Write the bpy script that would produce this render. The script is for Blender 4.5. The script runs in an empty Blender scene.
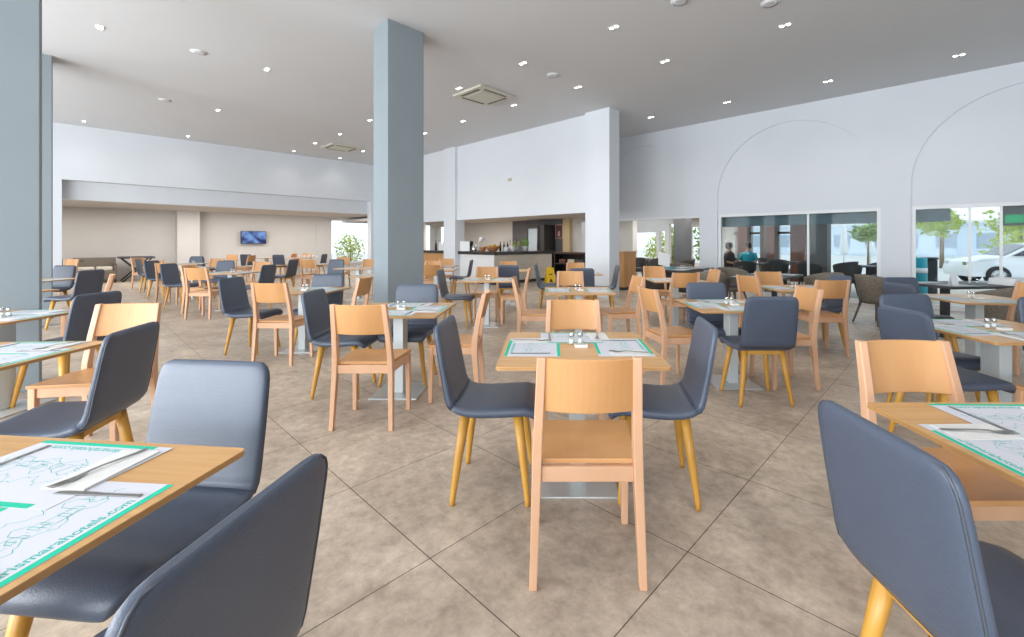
import bpy, bmesh, math, random
from mathutils import Vector, Matrix
rnd = random.Random(7)
PI = math.pi
D = bpy.data
COL = bpy.context.scene.collection
SC = bpy.context.scene

# ---------------------------------------------------------------- camera, sky, daylight, exposure
cam_d = D.cameras.new('camera'); cam = D.objects.new('camera', cam_d); COL.objects.link(cam)
cam.location = (0, 0, 1.30); cam.rotation_euler = (PI/2, 0, 0)
cam_d.sensor_width = 36; cam_d.lens = 440/1024*36
cam_d.shift_x = -32/1024; cam_d.shift_y = -75.5/1024
cam_d.clip_start = 0.05; cam_d.clip_end = 400
SC.camera = cam
vs = SC.view_settings
vs.view_transform = 'Standard'; vs.look = 'None'; vs.gamma = 1; vs.use_curve_mapping = False
vs.exposure = 0.12
world = D.worlds.new('sky'); SC.world = world; world.use_nodes = True
wn = world.node_tree.nodes; bg = wn['Background']
bg.inputs[0].default_value = (0.86, 0.93, 1.0, 1); bg.inputs[1].default_value = 1.5

TH = 0.75                                # the building stands turned by this angle to the view
CT, ST = math.cos(TH), math.sin(TH)
def W(a, b, z=0.0):                      # building axes (a along the arcaded wall, b towards it) -> world
    return Vector((a*CT + b*ST, -a*ST + b*CT, z))

def area(name, loc, direction, sx, sy, power, color=(1, 1, 1), spread=PI):
    l = D.lights.new(name, 'AREA'); l.shape = 'RECTANGLE'; l.size = sx; l.size_y = sy
    l.energy = power; l.color = color; l.spread = spread
    o = D.objects.new(name, l); COL.objects.link(o); o.location = loc
    o.rotation_euler = Vector(direction).to_track_quat('-Z', 'Y').to_euler() if direction[2] > -0.9 else (0, 0, -TH)
    return o
VD = W(0, 1) ; UD = W(1, 0)
# daylight through the tall window wall behind and left of the camera
for a_, pw in ((-14.5, 260), (-8.5, 540), (-2.5, 650), (3.5, 400)):
    area('window_daylight', W(a_, -6.6, 1.9), VD + Vector((0, 0, 0.09)), 5.2, 3.2, pw, (0.90, 0.955, 1.0))
# area panels for the annex and bar ceiling lamps; the lounge one is added fill
area('annex_lamp', W(-19.2, 3.2, 2.45), (0, 0, -1), 1.6, 11.0, 215, (1.0, 0.97, 0.93))
area('bar_lamp', W(-14.2, 11.2, 2.25), (0, 0, -1), 6.0, 2.5, 130, (1.0, 0.93, 0.84))
area('lounge_fill', W(-6.5, 14.5, 2.25), (0, 0, -1), 3.6, 3.5, 150, (1.0, 0.95, 0.88))  # added fill that brightens the lounge behind the archway

# ---------------------------------------------------------------- materials
def mat(name, color, rough=0.5, metal=0.0, spec=0.5, emit=None, estr=1.0):
    m = D.materials.new(name); m.use_nodes = True
    b = m.node_tree.nodes['Principled BSDF']
    b.inputs['Base Color'].default_value = (*color, 1); b.inputs['Roughness'].default_value = rough
    b.inputs['Metallic'].default_value = metal; b.inputs['Specular IOR Level'].default_value = spec
    if emit: b.inputs['Emission Color'].default_value = (*emit, 1); b.inputs['Emission Strength'].default_value = estr
    return m
def nd(m, t, **kw):
    n = m.node_tree.nodes.new(t)
    for k, v in kw.items(): setattr(n, k, v)
    return n
def lk(m, a, b): m.node_tree.links.new(a, b)
def noise_mat(name, c1, c2, scale=4, stretch=(1, 1, 1), rough=0.5, spec=0.5, bump=0.0, detail=6, metal=0, coord='Object', bscale=None, rnd_amt=0.0):
    m = mat(name, c1, rough, metal, spec); p = m.node_tree.nodes['Principled BSDF']
    tc = nd(m, 'ShaderNodeTexCoord'); mp = nd(m, 'ShaderNodeMapping'); mp.inputs['Scale'].default_value = stretch
    lk(m, tc.outputs[coord], mp.inputs[0])
    src = mp.outputs[0]
    if rnd_amt:
        oi = nd(m, 'ShaderNodeObjectInfo'); ad = nd(m, 'ShaderNodeVectorMath', operation='ADD')
        ml = nd(m, 'ShaderNodeMath', operation='MULTIPLY'); ml.inputs[1].default_value = 37.0
        lk(m, oi.outputs['Random'], ml.inputs[0]); lk(m, mp.outputs[0], ad.inputs[0]); lk(m, ml.outputs[0], ad.inputs[1]); src = ad.outputs[0]
    n = nd(m, 'ShaderNodeTexNoise'); n.inputs['Scale'].default_value = scale; n.inputs['Detail'].default_value = detail
    lk(m, src, n.inputs['Vector'])
    r = nd(m, 'ShaderNodeValToRGB'); r.color_ramp.elements[0].position = 0.3; r.color_ramp.elements[1].position = 0.7
    r.color_ramp.elements[0].color = (*c1, 1); r.color_ramp.elements[1].color = (*c2, 1)
    lk(m, n.outputs['Fac'], r.inputs[0])
    out = r.outputs[0]
    if rnd_amt:
        hs = nd(m, 'ShaderNodeHueSaturation'); mr = nd(m, 'ShaderNodeMapRange')
        mr.inputs[3].default_value = 1-rnd_amt; mr.inputs[4].default_value = 1+rnd_amt
        lk(m, oi.outputs['Random'], mr.inputs[0]); lk(m, mr.outputs[0], hs.inputs['Value']); lk(m, out, hs.inputs['Color']); out = hs.outputs[0]
    lk(m, out, p.inputs['Base Color'])
    if bump:
        bn = nd(m, 'ShaderNodeBump'); bn.inputs['Strength'].default_value = bump; bn.inputs['Distance'].default_value = 0.01
        if bscale:
            n2 = nd(m, 'ShaderNodeTexNoise'); n2.inputs['Scale'].default_value = bscale; lk(m, mp.outputs[0], n2.inputs['Vector']); lk(m, n2.outputs['Fac'], bn.inputs['Height'])
        else: lk(m, n.outputs['Fac'], bn.inputs['Height'])
        lk(m, bn.outputs[0], p.inputs['Normal'])
    return m
M = {}
M['wall'] = noise_mat('white_paint', (0.695, 0.73, 0.775), (0.71, 0.745, 0.79), 2.0, rough=0.8, spec=0.2)
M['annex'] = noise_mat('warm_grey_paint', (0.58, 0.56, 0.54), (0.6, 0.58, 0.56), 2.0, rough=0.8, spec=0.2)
M['ceil'] = noise_mat('ceiling_paint', (0.65, 0.665, 0.69), (0.665, 0.68, 0.705), 1.0, rough=0.9, spec=0.1)
M['pillar'] = noise_mat('grey_blue_paint', (0.245, 0.285, 0.31), (0.255, 0.295, 0.32), 2.0, rough=0.7, spec=0.25)
M['beech'] = noise_mat('beech', (0.60, 0.345, 0.205), (0.67, 0.405, 0.255), 6, (1, 1, 0.15), rough=0.42, spec=0.4, rnd_amt=0.05)
M['beech_panel'] = noise_mat('beech_ply', (0.53, 0.265, 0.10), (0.62, 0.335, 0.145), 5, (1, 1, 0.12), rough=0.38, spec=0.4, rnd_amt=0.05)
M['oak'] = noise_mat('varnished_oak', (0.50, 0.245, 0.035), (0.62, 0.325, 0.06), 7, (1, 1, 0.1), rough=0.35, spec=0.5, rnd_amt=0.05)
M['top'] = noise_mat('oak_laminate', (0.53, 0.285, 0.10), (0.65, 0.38, 0.155), 5, (0.5, 9, 1), rough=0.33, spec=0.45, rnd_amt=0.03)
M['edge'] = noise_mat('oak_edge', (0.42, 0.22, 0.08), (0.50, 0.28, 0.11), 6, (0.4, 0.4, 8), rough=0.4)
M['leather'] = noise_mat('grey_blue_leather', (0.061, 0.079, 0.117), (0.073, 0.093, 0.136), 3, rough=0.40, spec=0.55, bump=0.12, bscale=260, rnd_amt=0.06)
M['piping'] = mat('leather_piping', (0.06, 0.07, 0.09), 0.45)
M['metal'] = mat('pale_metal', (0.60, 0.655, 0.67), 0.42, 0.15)
M['plate'] = noise_mat('brushed_steel', (0.56, 0.58, 0.58), (0.64, 0.66, 0.66), 20, (1, 12, 1), rough=0.35, metal=0.55)
M['chrome'] = mat('polished_steel', (0.62, 0.62, 0.62), 0.2, 1.0)
M['steel'] = mat('cutlery_steel', (0.30, 0.295, 0.29), 0.28, 0.9)
M['paper'] = mat('white_paper', (0.62, 0.635, 0.70), 0.85, 0, 0.15)
M['napkin'] = noise_mat('napkin_tissue', (0.68, 0.68, 0.67), (0.72, 0.72, 0.71), 40, rough=0.95, spec=0.05, bump=0.2)
M['green'] = mat('teal_green_ink', (0.0, 0.50, 0.32), 0.7)
M['ink'] = mat('teal_line_ink', (0.06, 0.42, 0.38), 0.8)
M['white'] = mat('white_gloss', (0.80, 0.81, 0.82), 0.4)
M['frame'] = mat('white_frame', (0.80, 0.82, 0.84), 0.45)
M['black'] = mat('black', (0.02, 0.02, 0.022), 0.45)
M['charcoal'] = noise_mat('charcoal', (0.045, 0.048, 0.055), (0.065, 0.068, 0.075), 8, rough=0.5)
M['granite'] = noise_mat('dark_granite', (0.012, 0.012, 0.014), (0.06, 0.055, 0.05), 60, rough=0.2)
M['rattan'] = noise_mat('grey_rattan', (0.10, 0.085, 0.065), (0.26, 0.225, 0.18), 45, (1, 1, 3), rough=0.7, bump=0.6)
M['darkrattan'] = noise_mat('dark_rattan', (0.03, 0.025, 0.025), (0.07, 0.055, 0.05), 40, (1, 1, 3), rough=0.7, bump=0.5)
M['cushion'] = noise_mat('grey_cushion', (0.10, 0.10, 0.115), (0.13, 0.13, 0.145), 12, rough=0.9)
M['cream'] = noise_mat('cream_cloth', (0.60, 0.55, 0.47), (0.66, 0.61, 0.53), 12, rough=0.9)
M['stone'] = noise_mat('counter_panel', (0.52, 0.47, 0.39), (0.60, 0.55, 0.47), 3, (1, 1, 6), rough=0.5)
M['brown'] = noise_mat('brown_timber', (0.085, 0.03, 0.02), (0.13, 0.05, 0.03), 5, (1, 1, 0.2), rough=0.5)
M['taupe'] = noise_mat('taupe_paint', (0.12, 0.105, 0.095), (0.15, 0.13, 0.12), 3, rough=0.7)
M['fascia'] = mat('grey_teal_fascia', (0.15, 0.19, 0.20), 0.7)
M['sand'] = noise_mat('sand_paint', (0.55, 0.43, 0.25), (0.6, 0.47, 0.28), 3, rough=0.7)
M['slate'] = noise_mat('slate_grey', (0.085, 0.085, 0.095), (0.10, 0.10, 0.11), 3, rough=0.5)
M['yellow'] = mat('yellow_plastic', (0.80, 0.50, 0.01), 0.4)
M['teal'] = mat('teal_plastic', (0.01, 0.30, 0.38), 0.4)
M['leaf'] = noise_mat('leaf_green', (0.10, 0.24, 0.03), (0.34, 0.50, 0.08), 3, rough=0.6)
M['leaf2'] = noise_mat('leaf_lime', (0.30, 0.42, 0.06), (0.62, 0.66, 0.18), 2, rough=0.6)
M['bark'] = noise_mat('bark', (0.22, 0.15, 0.10), (0.34, 0.25, 0.18), 8, rough=0.9, bump=0.4)
M['paving'] = noise_mat('pale_paving', (0.62, 0.61, 0.58), (0.7, 0.69, 0.66), 1.5, rough=0.9)
M['terracotta'] = noise_mat('terracotta', (0.36, 0.14, 0.05), (0.48, 0.22, 0.09), 6, rough=0.6)
M['car'] = mat('white_car_paint', (0.82, 0.83, 0.85), 0.15)
M['tyre'] = mat('tyre_rubber', (0.03, 0.03, 0.03), 0.8)
M['darkglass'] = mat('dark_glass', (0.03, 0.04, 0.05), 0.05)
M['skin'] = mat('skin', (0.42, 0.22, 0.14), 0.6)
M['hair'] = mat('dark_hair', (0.02, 0.014, 0.01), 0.6)
M['tealcloth'] = mat('teal_cotton', (0.02, 0.26, 0.33), 0.9)
M['darkcloth'] = mat('dark_cotton', (0.05, 0.035, 0.04), 0.9)
M['lamp'] = mat('lit_lamp', (1, 1, 1), 0.5, emit=(1.0, 0.92, 0.80), estr=14.0)
M['lampshade'] = mat('lit_lampshade', (0.9, 0.8, 0.6), 0.8, emit=(1.0, 0.72, 0.35), estr=0.9)
M['trimgrey'] = mat('vent_shadow', (0.16, 0.155, 0.14), 0.8)
M['ac'] = mat('ivory_plastic', (0.62, 0.60, 0.52), 0.5)
M['exit'] = mat('green_sign', (0.0, 0.25, 0.08), 0.5, emit=(0.0, 0.35, 0.11), estr=0.5)
M['poster'] = mat('maroon_print', (0.11, 0.035, 0.04), 0.6)
M['pink'] = mat('pale_pink_print', (0.45, 0.27, 0.25), 0.6)
M['building'] = noise_mat('pale_blue_render', (0.66, 0.74, 0.84), (0.72, 0.80, 0.88), 1, rough=0.9)

def glass(name, tint, refl):
    m = D.materials.new(name); m.use_nodes = True; t = m.node_tree
    for n in list(t.nodes):
        if n.type != 'OUTPUT_MATERIAL': t.nodes.remove(n)
    out = [n for n in t.nodes if n.type == 'OUTPUT_MATERIAL'][0]
    tr = nd(m, 'ShaderNodeBsdfTransparent'); tr.inputs[0].default_value = (*tint, 1)
    gl = nd(m, 'ShaderNodeBsdfGlossy'); gl.inputs['Roughness'].default_value = 0.02
    mx = nd(m, 'ShaderNodeMixShader'); mx.inputs[0].default_value = refl
    lk(m, tr.outputs[0], mx.inputs[1]); lk(m, gl.outputs[0], mx.inputs[2]); lk(m, mx.outputs[0], out.inputs[0])
    return m
M['glass'] = glass('window_glass', (0.86, 0.92, 0.94), 0.005)
M['clear'] = glass('clear_glass', (0.96, 0.98, 0.98), 0.004)

def tile_mat():
    m = mat('stone_floor_tiles', (0.3, 0.26, 0.21), 0.36, 0, 0.4); p = m.node_tree.nodes['Principled BSDF']
    tc = nd(m, 'ShaderNodeTexCoord'); mp = nd(m, 'ShaderNodeMapping')
    mp.inputs['Location'].default_value = (2.341, -1.007, 0); lk(m, tc.outputs['Object'], mp.inputs[0])
    br = nd(m, 'ShaderNodeTexBrick'); br.offset = 0; br.squash = 1
    br.inputs['Scale'].default_value = 1.0; br.inputs['Brick Width'].default_value = 0.7605; br.inputs['Row Height'].default_value = 0.7605
    br.inputs['Mortar Size'].default_value = 0.0023; br.inputs['Mortar Smooth'].default_value = 0.3; br.inputs['Bias'].default_value = 0
    br.inputs['Color1'].default_value = (0.94, 0.94, 0.95, 1); br.inputs['Color2'].default_value = (1.04, 1.03, 1.01, 1); br.inputs['Mortar'].default_value = (0.13, 0.11, 0.095, 1)
    lk(m, mp.outputs[0], br.inputs['Vector'])
    n = nd(m, 'ShaderNodeTexNoise'); n.inputs['Scale'].default_value = 2.2; n.inputs['Detail'].default_value = 9; n.inputs['Roughness'].default_value = 0.62; n.inputs['Distortion'].default_value = 0.25
    lk(m, mp.outputs[0], n.inputs['Vector'])
    r = nd(m, 'ShaderNodeValToRGB'); e = r.color_ramp.elements
    e[0].position = 0.32; e[0].color = (0.39, 0.32, 0.25, 1); e[1].position = 0.68; e[1].color = (0.63, 0.535, 0.43, 1)
    e2 = r.color_ramp.elements.new(0.5); e2.color = (0.51, 0.425, 0.34, 1)
    lk(m, n.outputs['Fac'], r.inputs[0])
    mu = nd(m, 'ShaderNodeMixRGB', blend_type='MULTIPLY'); mu.inputs[0].default_value = 1
    n3 = nd(m, 'ShaderNodeTexNoise'); n3.inputs['Scale'].default_value = 14; n3.inputs['Detail'].default_value = 10; n3.inputs['Roughness'].default_value = 0.72; n3.inputs['Distortion'].default_value = 0.15
    lk(m, mp.outputs[0], n3.inputs['Vector'])
    r3 = nd(m, 'ShaderNodeValToRGB'); r3.color_ramp.elements[0].position = 0.34; r3.color_ramp.elements[0].color = (0.74, 0.735, 0.73, 1); r3.color_ramp.elements[1].position = 0.66; r3.color_ramp.elements[1].color = (1.18, 1.18, 1.19, 1)
    lk(m, n3.outputs['Fac'], r3.inputs[0])
    m3 = nd(m, 'ShaderNodeMixRGB', blend_type='MULTIPLY'); m3.inputs[0].default_value = 1
    lk(m, r.outputs[0], m3.inputs[1]); lk(m, r3.outputs[0], m3.inputs[2])
    lk(m, m3.outputs[0], mu.inputs[1]); lk(m, br.outputs['Color'], mu.inputs[2]); lk(m, mu.outputs[0], p.inputs['Base Color'])
    n2 = nd(m, 'ShaderNodeTexNoise'); n2.inputs['Scale'].default_value = 5; n2.inputs['Detail'].default_value = 4; lk(m, mp.outputs[0], n2.inputs['Vector'])
    mr = nd(m, 'ShaderNodeMapRange'); mr.inputs[3].default_value = 0.30; mr.inputs[4].default_value = 0.5; lk(m, n2.outputs['Fac'], mr.inputs[0]); lk(m, mr.outputs[0], p.inputs['Roughness'])
    bn = nd(m, 'ShaderNodeBump'); bn.inputs['Strength'].default_value = 0.4; bn.inputs['Distance'].default_value = 0.002; bn.invert = True
    lk(m, br.outputs['Fac'], bn.inputs['Height']); lk(m, bn.outputs[0], p.inputs['Normal'])
    return m
M['tiles'] = tile_mat()
def screen_mat():
    m = mat('lit_screen', (0.01, 0.01, 0.02), 0.3); p = m.node_tree.nodes['Principled BSDF']
    tc = nd(m, 'ShaderNodeTexCoord'); n = nd(m, 'ShaderNodeTexNoise'); n.inputs['Scale'].default_value = 3.5; n.inputs['Detail'].default_value = 3
    lk(m, tc.outputs['Object'], n.inputs['Vector'])
    r = nd(m, 'ShaderNodeValToRGB'); e = r.color_ramp.elements
    e[0].position = 0.38; e[0].color = (0.004, 0.012, 0.10, 1); e[1].position = 0.62; e[1].color = (0.16, 0.30, 0.62, 1)
    lk(m, n.outputs['Fac'], r.inputs[0]); lk(m, r.outputs[0], p.inputs['Emission Color']); p.inputs['Emission Strength'].default_value = 1.0
    return m
M['screen'] = screen_mat()

# ---------------------------------------------------------------- mesh helpers
class MB:
    def __init__(s): s.v = []; s.f = []; s.smooth = []
    def add(s, vs_, fs, sm=False):
        n = len(s.v); s.v += [tuple(v) for v in vs_]
        for f in fs: s.f.append(tuple(i+n for i in f)); s.smooth.append(sm)
        return s
    def box(s, x0, x1, y0, y1, z0, z1):
        return s.add([(x0,y0,z0),(x1,y0,z0),(x1,y1,z0),(x0,y1,z0),(x0,y0,z1),(x1,y0,z1),(x1,y1,z1),(x0,y1,z1)],
                     [(0,3,2,1),(4,5,6,7),(0,1,5,4),(1,2,6,5),(2,3,7,6),(3,0,4,7)])
    def loft(s, rings, cap=True, sm=True):
        n = len(rings[0]); vs_ = [p for r in rings for p in r]; fs = []
        for i in range(len(rings)-1):
            for j in range(n):
                k = (j+1) % n; fs.append((i*n+j, i*n+k, (i+1)*n+k, (i+1)*n+j))
        s.add(vs_, fs, sm)
        if cap:
            m_ = len(s.v)-len(vs_)
            s.f.append(tuple(m_+j for j in range(n-1, -1, -1))); s.smooth.append(False)
            s.f.append(tuple(m_+(len(rings)-1)*n+j for j in range(n))); s.smooth.append(False)
        return s
    def tube(s, pts, rad, seg=8, cap=True):
        rings = []; pts = [Vector(p) for p in pts]
        if not isinstance(rad, (list, tuple)): rad = [rad]*len(pts)
        ref = None
        for i, p in enumerate(pts):
            t = (pts[min(i+1, len(pts)-1)]-pts[max(i-1, 0)]).normalized()
            if ref is None: ref = Vector((0, 0, 1)) if abs(t.z) < 0.9 else Vector((1, 0, 0))
            a = (ref - t*ref.dot(t)).normalized(); b = t.cross(a); ref = a
            rings.append([p + (a*math.cos(2*PI*k/seg)+b*math.sin(2*PI*k/seg))*rad[i] for k in range(seg)])
        return s.loft(rings, cap)
    def lathe(s, prof, c=(0, 0, 0), seg=20, cap=True):
        return s.loft([[(c[0]+r*math.cos(2*PI*k/seg), c[1]+r*math.sin(2*PI*k/seg), c[2]+z) for k in range(seg)] for r, z in prof], cap)
    def bar(s, pts, w, d):               # rectangular bar along points, w along x, d along the other
        rings = []
        for i, p in enumerate(pts):
            ww = w[i] if isinstance(w, (list, tuple)) else w; dd = d[i] if isinstance(d, (list, tuple)) else d
            x, y, z = p; rings.append([(x-ww/2, y-dd/2, z), (x+ww/2, y-dd/2, z), (x+ww/2, y+dd/2, z), (x-ww/2, y+dd/2, z)])
        return s.loft(rings, True, False)
    def poly(s, pts2, z0, z1):           # extruded flat outline
        n = len(pts2); return s.add([(x, y, z0) for x, y in pts2]+[(x, y, z1) for x, y in pts2],
            [tuple(range(n-1, -1, -1)), tuple(range(n, 2*n))]+[(i, (i+1) % n, n+(i+1) % n, n+i) for i in range(n)])
    def build(s, name, m, parent=None, bevel=0, loc=None, rz=None, seg=2):
        me = D.meshes.new(name); me.from_pydata(s.v, [], s.f); me.polygons.foreach_set('use_smooth', s.smooth)
        bm = bmesh.new(); bm.from_mesh(me); bmesh.ops.recalc_face_normals(bm, faces=bm.faces); bm.to_mesh(me); bm.free()
        o = D.objects.new(name, me); COL.objects.link(o); me.materials.append(m)
        if parent: o.parent = parent
        if bevel:
            b = o.modifiers.new('bevel', 'BEVEL'); b.width = bevel; b.segments = seg; b.limit_method = 'ANGLE'; b.angle_limit = 0.6
        if loc is not None: o.location = loc
        if rz is not None: o.rotation_euler = (0, 0, rz)
        return o
def tag(o, label, cat, group=None, kind=None):
    o['label'] = label; o['category'] = cat
    if group: o['group'] = group
    if kind: o['kind'] = kind
    return o
def thing(name, label, cat, loc=(0, 0, 0), rz=0, group=None):
    o = D.objects.new(name, None); COL.objects.link(o); o.location = loc; o.rotation_euler = (0, 0, rz); o.empty_display_size = 0.1
    return tag(o, label, cat, group)
def dup(o, loc, rz, label=None, group=None, parent=None):
    c = o.copy(); COL.objects.link(c)
    if parent is None:
        c.location = loc; c.rotation_euler = (0, 0, rz)
        if label: c['label'] = label
        if group: c['group'] = group
    else: c.parent = parent
    for ch in o.children: dup(ch, None, None, parent=c)
    return c
def struct(name, mb, m, local=True):
    o = mb.build(name, m); o['kind'] = 'structure'
    if local: o.rotation_euler = (0, 0, -TH)
    return o
def grid_wall(mb, u0, u1, z0, z1, t0, t1, holes, axis):   # a wall sheet with rectangular holes; axis 'b': u=a, t=b ; axis 'a': u=b, t=a
    us = sorted({u0, u1, *[h for q in holes for h in q[:2]]}); zs = sorted({z0, z1, *[h for q in holes for h in q[2:]]})
    us = [u for u in us if u0 <= u <= u1]; zs = [z for z in zs if z0 <= z <= z1]
    solid = lambda i, j: 0 <= i < len(us)-1 and 0 <= j < len(zs)-1 and not any(q[0]-1e-6 <= us[i] and us[i+1] <= q[1]+1e-6 and q[2]-1e-6 <= zs[j] and zs[j+1] <= q[3]+1e-6 for q in holes)
    P = (lambda u, t, z: (u, t, z)) if axis == 'b' else (lambda u, t, z: (t, u, z))
    for i in range(len(us)-1):
        for j in range(len(zs)-1):
            if not solid(i, j): continue
            a, b, c, d = us[i], us[i+1], zs[j], zs[j+1]
            for t in (t0, t1): mb.add([P(a, t, c), P(b, t, c), P(b, t, d), P(a, t, d)], [(0, 1, 2, 3)])
            if not solid(i-1, j): mb.add([P(a, t0, c), P(a, t1, c), P(a, t1, d), P(a, t0, d)], [(0, 1, 2, 3)])
            if not solid(i+1, j): mb.add([P(b, t0, c), P(b, t1, c), P(b, t1, d), P(b, t0, d)], [(0, 1, 2, 3)])
            if not solid(i, j-1): mb.add([P(a, t0, c), P(b, t0, c), P(b, t1, c), P(a, t1, c)], [(0, 1, 2, 3)])
            if not solid(i, j+1): mb.add([P(a, t0, d), P(b, t0, d), P(b, t1, d), P(a, t1, d)], [(0, 1, 2, 3)])
    return mb

# ---------------------------------------------------------------- the room
CH = 4.50
struct('floor', MB().box(-32, 8, -7.2, 20, -0.12, 0), M['tiles'])
struct('ceiling', MB().box(-17.8, 7.2, -7.2, 11.8, CH, CH+0.2), M['ceil'])
# arcaded wall: back sheet with the window openings, front sheet with the arched recesses
ARCH = [(-8.37, -4.98), (-4.50, -1.11), (-0.63, 2.76), (3.24, 6.63)]
WT = 2.04
aw = grid_wall(MB(), -8.7, 7.0, 0, CH, 11.48, 11.72, [(x0, x1, 0, WT) for x0, x1 in ARCH], 'b')
fx = [-8.7]
for x0, x1 in ARCH: fx += [x0, x1]
fx.append(7.0)
B0, B1 = 11.445, 11.48
for i in range(0, len(fx), 2): aw.box(fx[i], fx[i+1], B0, B1, 0, CH)
for x0, x1 in ARCH:
    R = (x1-x0)/2; cx = (x0+x1)/2; z_sp = 2.45
    xs = [cx-R*math.cos(PI*k/40) for k in range(41)]; zs_ = [z_sp+R*math.sin(PI*k/40) for k in range(41)]
    for k in range(40):
        q = [(xs[k], zs_[k]), (xs[k+1], zs_[k+1]), (xs[k+1], CH), (xs[k], CH)]
        aw.add([(x, B0, z) for x, z in q], [(0, 1, 2, 3)])
        aw.add([(xs[k], B0, zs_[k]), (xs[k+1], B0, zs_[k+1]), (xs[k+1], B1, zs_[k+1]), (xs[k], B1, zs_[k])], [(0, 1, 2, 3)])
struct('wall_right', aw, M['wall'])
# glazing in the arcaded wall
def window(n, a0, a1, mull, z1=WT, b=11.5, sill=True):
    f = 0.07
    fr = MB().box(a0, a0+f, b, b+0.1, 0, z1).box(a1-f, a1, b, b+0.1, 0, z1).box(a0+f, a1-f, b, b+0.1, z1-f, z1).box(a0+f, a1-f, b, b+0.1, 0, 0.10)
    for m_ in mull: fr.box(m_-0.02, m_+0.02, b+0.02, b+0.08, 0.10, z1-f)
    o = struct('window_%d' % n, fr, M['frame'])
    MB().box(a0+f, a1-f, b+0.045, b+0.055, 0.10, z1-f).build('pane', M['glass'], o)
    return o
window(1, -4.50, -1.11, [-2.45])
window(2, -0.63, 2.76, [0.22, 0.63])
window(3, 3.24, 6.63, [4.9])
o = struct('trim_1', MB().box(-8.37, -4.98, 11.5, 11.6, WT-0.06, WT), M['frame'])
MB().box(-8.37, -4.98, 11.545, 11.555, 0.0, WT-0.06).build('pane', M['clear'], o)
# wall above the bar, with its two pilasters and the openings
bw = grid_wall(MB(), -17.6, -6.3, 0, CH, 8.75, 9.04, [(-16.9, -12.75, 0, 2.06), (-12.12, -6.62, 0, 2.06)], 'b')
struct('wall_back', bw, M['wall'])
struct('trim_2', MB().box(-6.64, -5.93, 8.62, 9.04, 0, CH).box(-12.75, -12.10, 8.66, 9.04, 0, CH), M['wall'])
# television-side wall with the wide opening
tw = grid_wall(MB(), -7.2, 9.0, 0, CH, -17.80, -17.47, [(-0.18, 8.36, 0, 3.01)], 'a')
struct('wall_left', tw, M['wall'])
struct('trim_3', MB().box(-18.15, -17.80, -0.6, 8.9, 2.50, 3.2), M['wall'])
# annex behind it
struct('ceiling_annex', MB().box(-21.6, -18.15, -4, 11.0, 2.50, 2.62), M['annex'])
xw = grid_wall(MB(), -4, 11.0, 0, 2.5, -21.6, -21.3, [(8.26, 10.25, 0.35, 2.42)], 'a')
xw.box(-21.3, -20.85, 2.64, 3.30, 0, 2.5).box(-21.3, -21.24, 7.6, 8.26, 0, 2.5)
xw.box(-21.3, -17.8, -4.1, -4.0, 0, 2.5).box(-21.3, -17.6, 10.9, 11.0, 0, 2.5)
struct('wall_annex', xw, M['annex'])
o = struct('window_4', MB().box(-21.5, -21.42, 8.26, 8.32, 0.35, 2.42).box(-21.5, -21.42, 10.19, 10.25, 0.35, 2.42).box(-21.5, -21.42, 8.32, 10.19, 2.36, 2.42).box(-21.5, -21.42, 8.32, 10.19, 0.35, 0.41), M['frame'])
MB().box(-21.465, -21.455, 8.32, 10.19, 0.41, 2.36).build('pane', M['clear'], o)
# window wall behind the camera, right wall behind the camera
gw = grid_wall(MB(), -17.6, 7.0, 0, CH, -7.2, -6.9, [(x-2.7, x+2.7, 0.1, 3.6) for x in (-14.5, -8.5, -2.5, 3.5)], 'b')
struct('wall_front', gw, M['wall'])
struct('wall_side', MB().box(7.0, 7.2, -7.2, 11.7, 0, CH), M['wall'])
# bar room shell
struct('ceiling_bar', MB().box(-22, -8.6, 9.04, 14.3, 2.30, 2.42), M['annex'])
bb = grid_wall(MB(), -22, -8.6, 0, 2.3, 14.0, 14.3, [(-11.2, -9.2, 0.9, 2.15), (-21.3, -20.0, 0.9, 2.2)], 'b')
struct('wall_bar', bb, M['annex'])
struct('trim_4', MB().box(-14.9, -11.80, 13.86, 14.0, 0, 2.3), M['slate'])
struct('trim_5', MB().box(-11.80, -11.45, 13.8, 14.0, 0, 2.3), M['sand'])
# lounge behind the arcade
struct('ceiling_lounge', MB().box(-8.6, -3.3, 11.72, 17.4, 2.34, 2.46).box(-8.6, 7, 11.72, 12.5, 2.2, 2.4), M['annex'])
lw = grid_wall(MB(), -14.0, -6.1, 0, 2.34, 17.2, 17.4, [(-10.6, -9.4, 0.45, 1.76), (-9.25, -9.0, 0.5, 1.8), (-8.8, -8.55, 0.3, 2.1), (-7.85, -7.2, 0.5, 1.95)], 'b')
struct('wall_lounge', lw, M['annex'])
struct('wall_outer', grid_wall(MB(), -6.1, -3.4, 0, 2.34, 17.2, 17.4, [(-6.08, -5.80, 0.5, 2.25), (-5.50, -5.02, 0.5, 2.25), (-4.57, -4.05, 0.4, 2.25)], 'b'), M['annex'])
struct('trim_7', MB().box(-6.1, -3.6, 17.1, 17.2, 1.62, 1.70), M['taupe'])
struct('trim_8', MB().box(-4.6, -0.05, 12.0, 12.15, 1.74, 2.35), M['fascia'])
struct('trim_9', MB().box(0.66, 2.9, 11.75, 11.9, 1.62, 2.02), M['taupe'])
# outside ground
struct('ground', MB().box(-60, 60, -60, 90, -0.30, -0.13), M['paving'])
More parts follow.
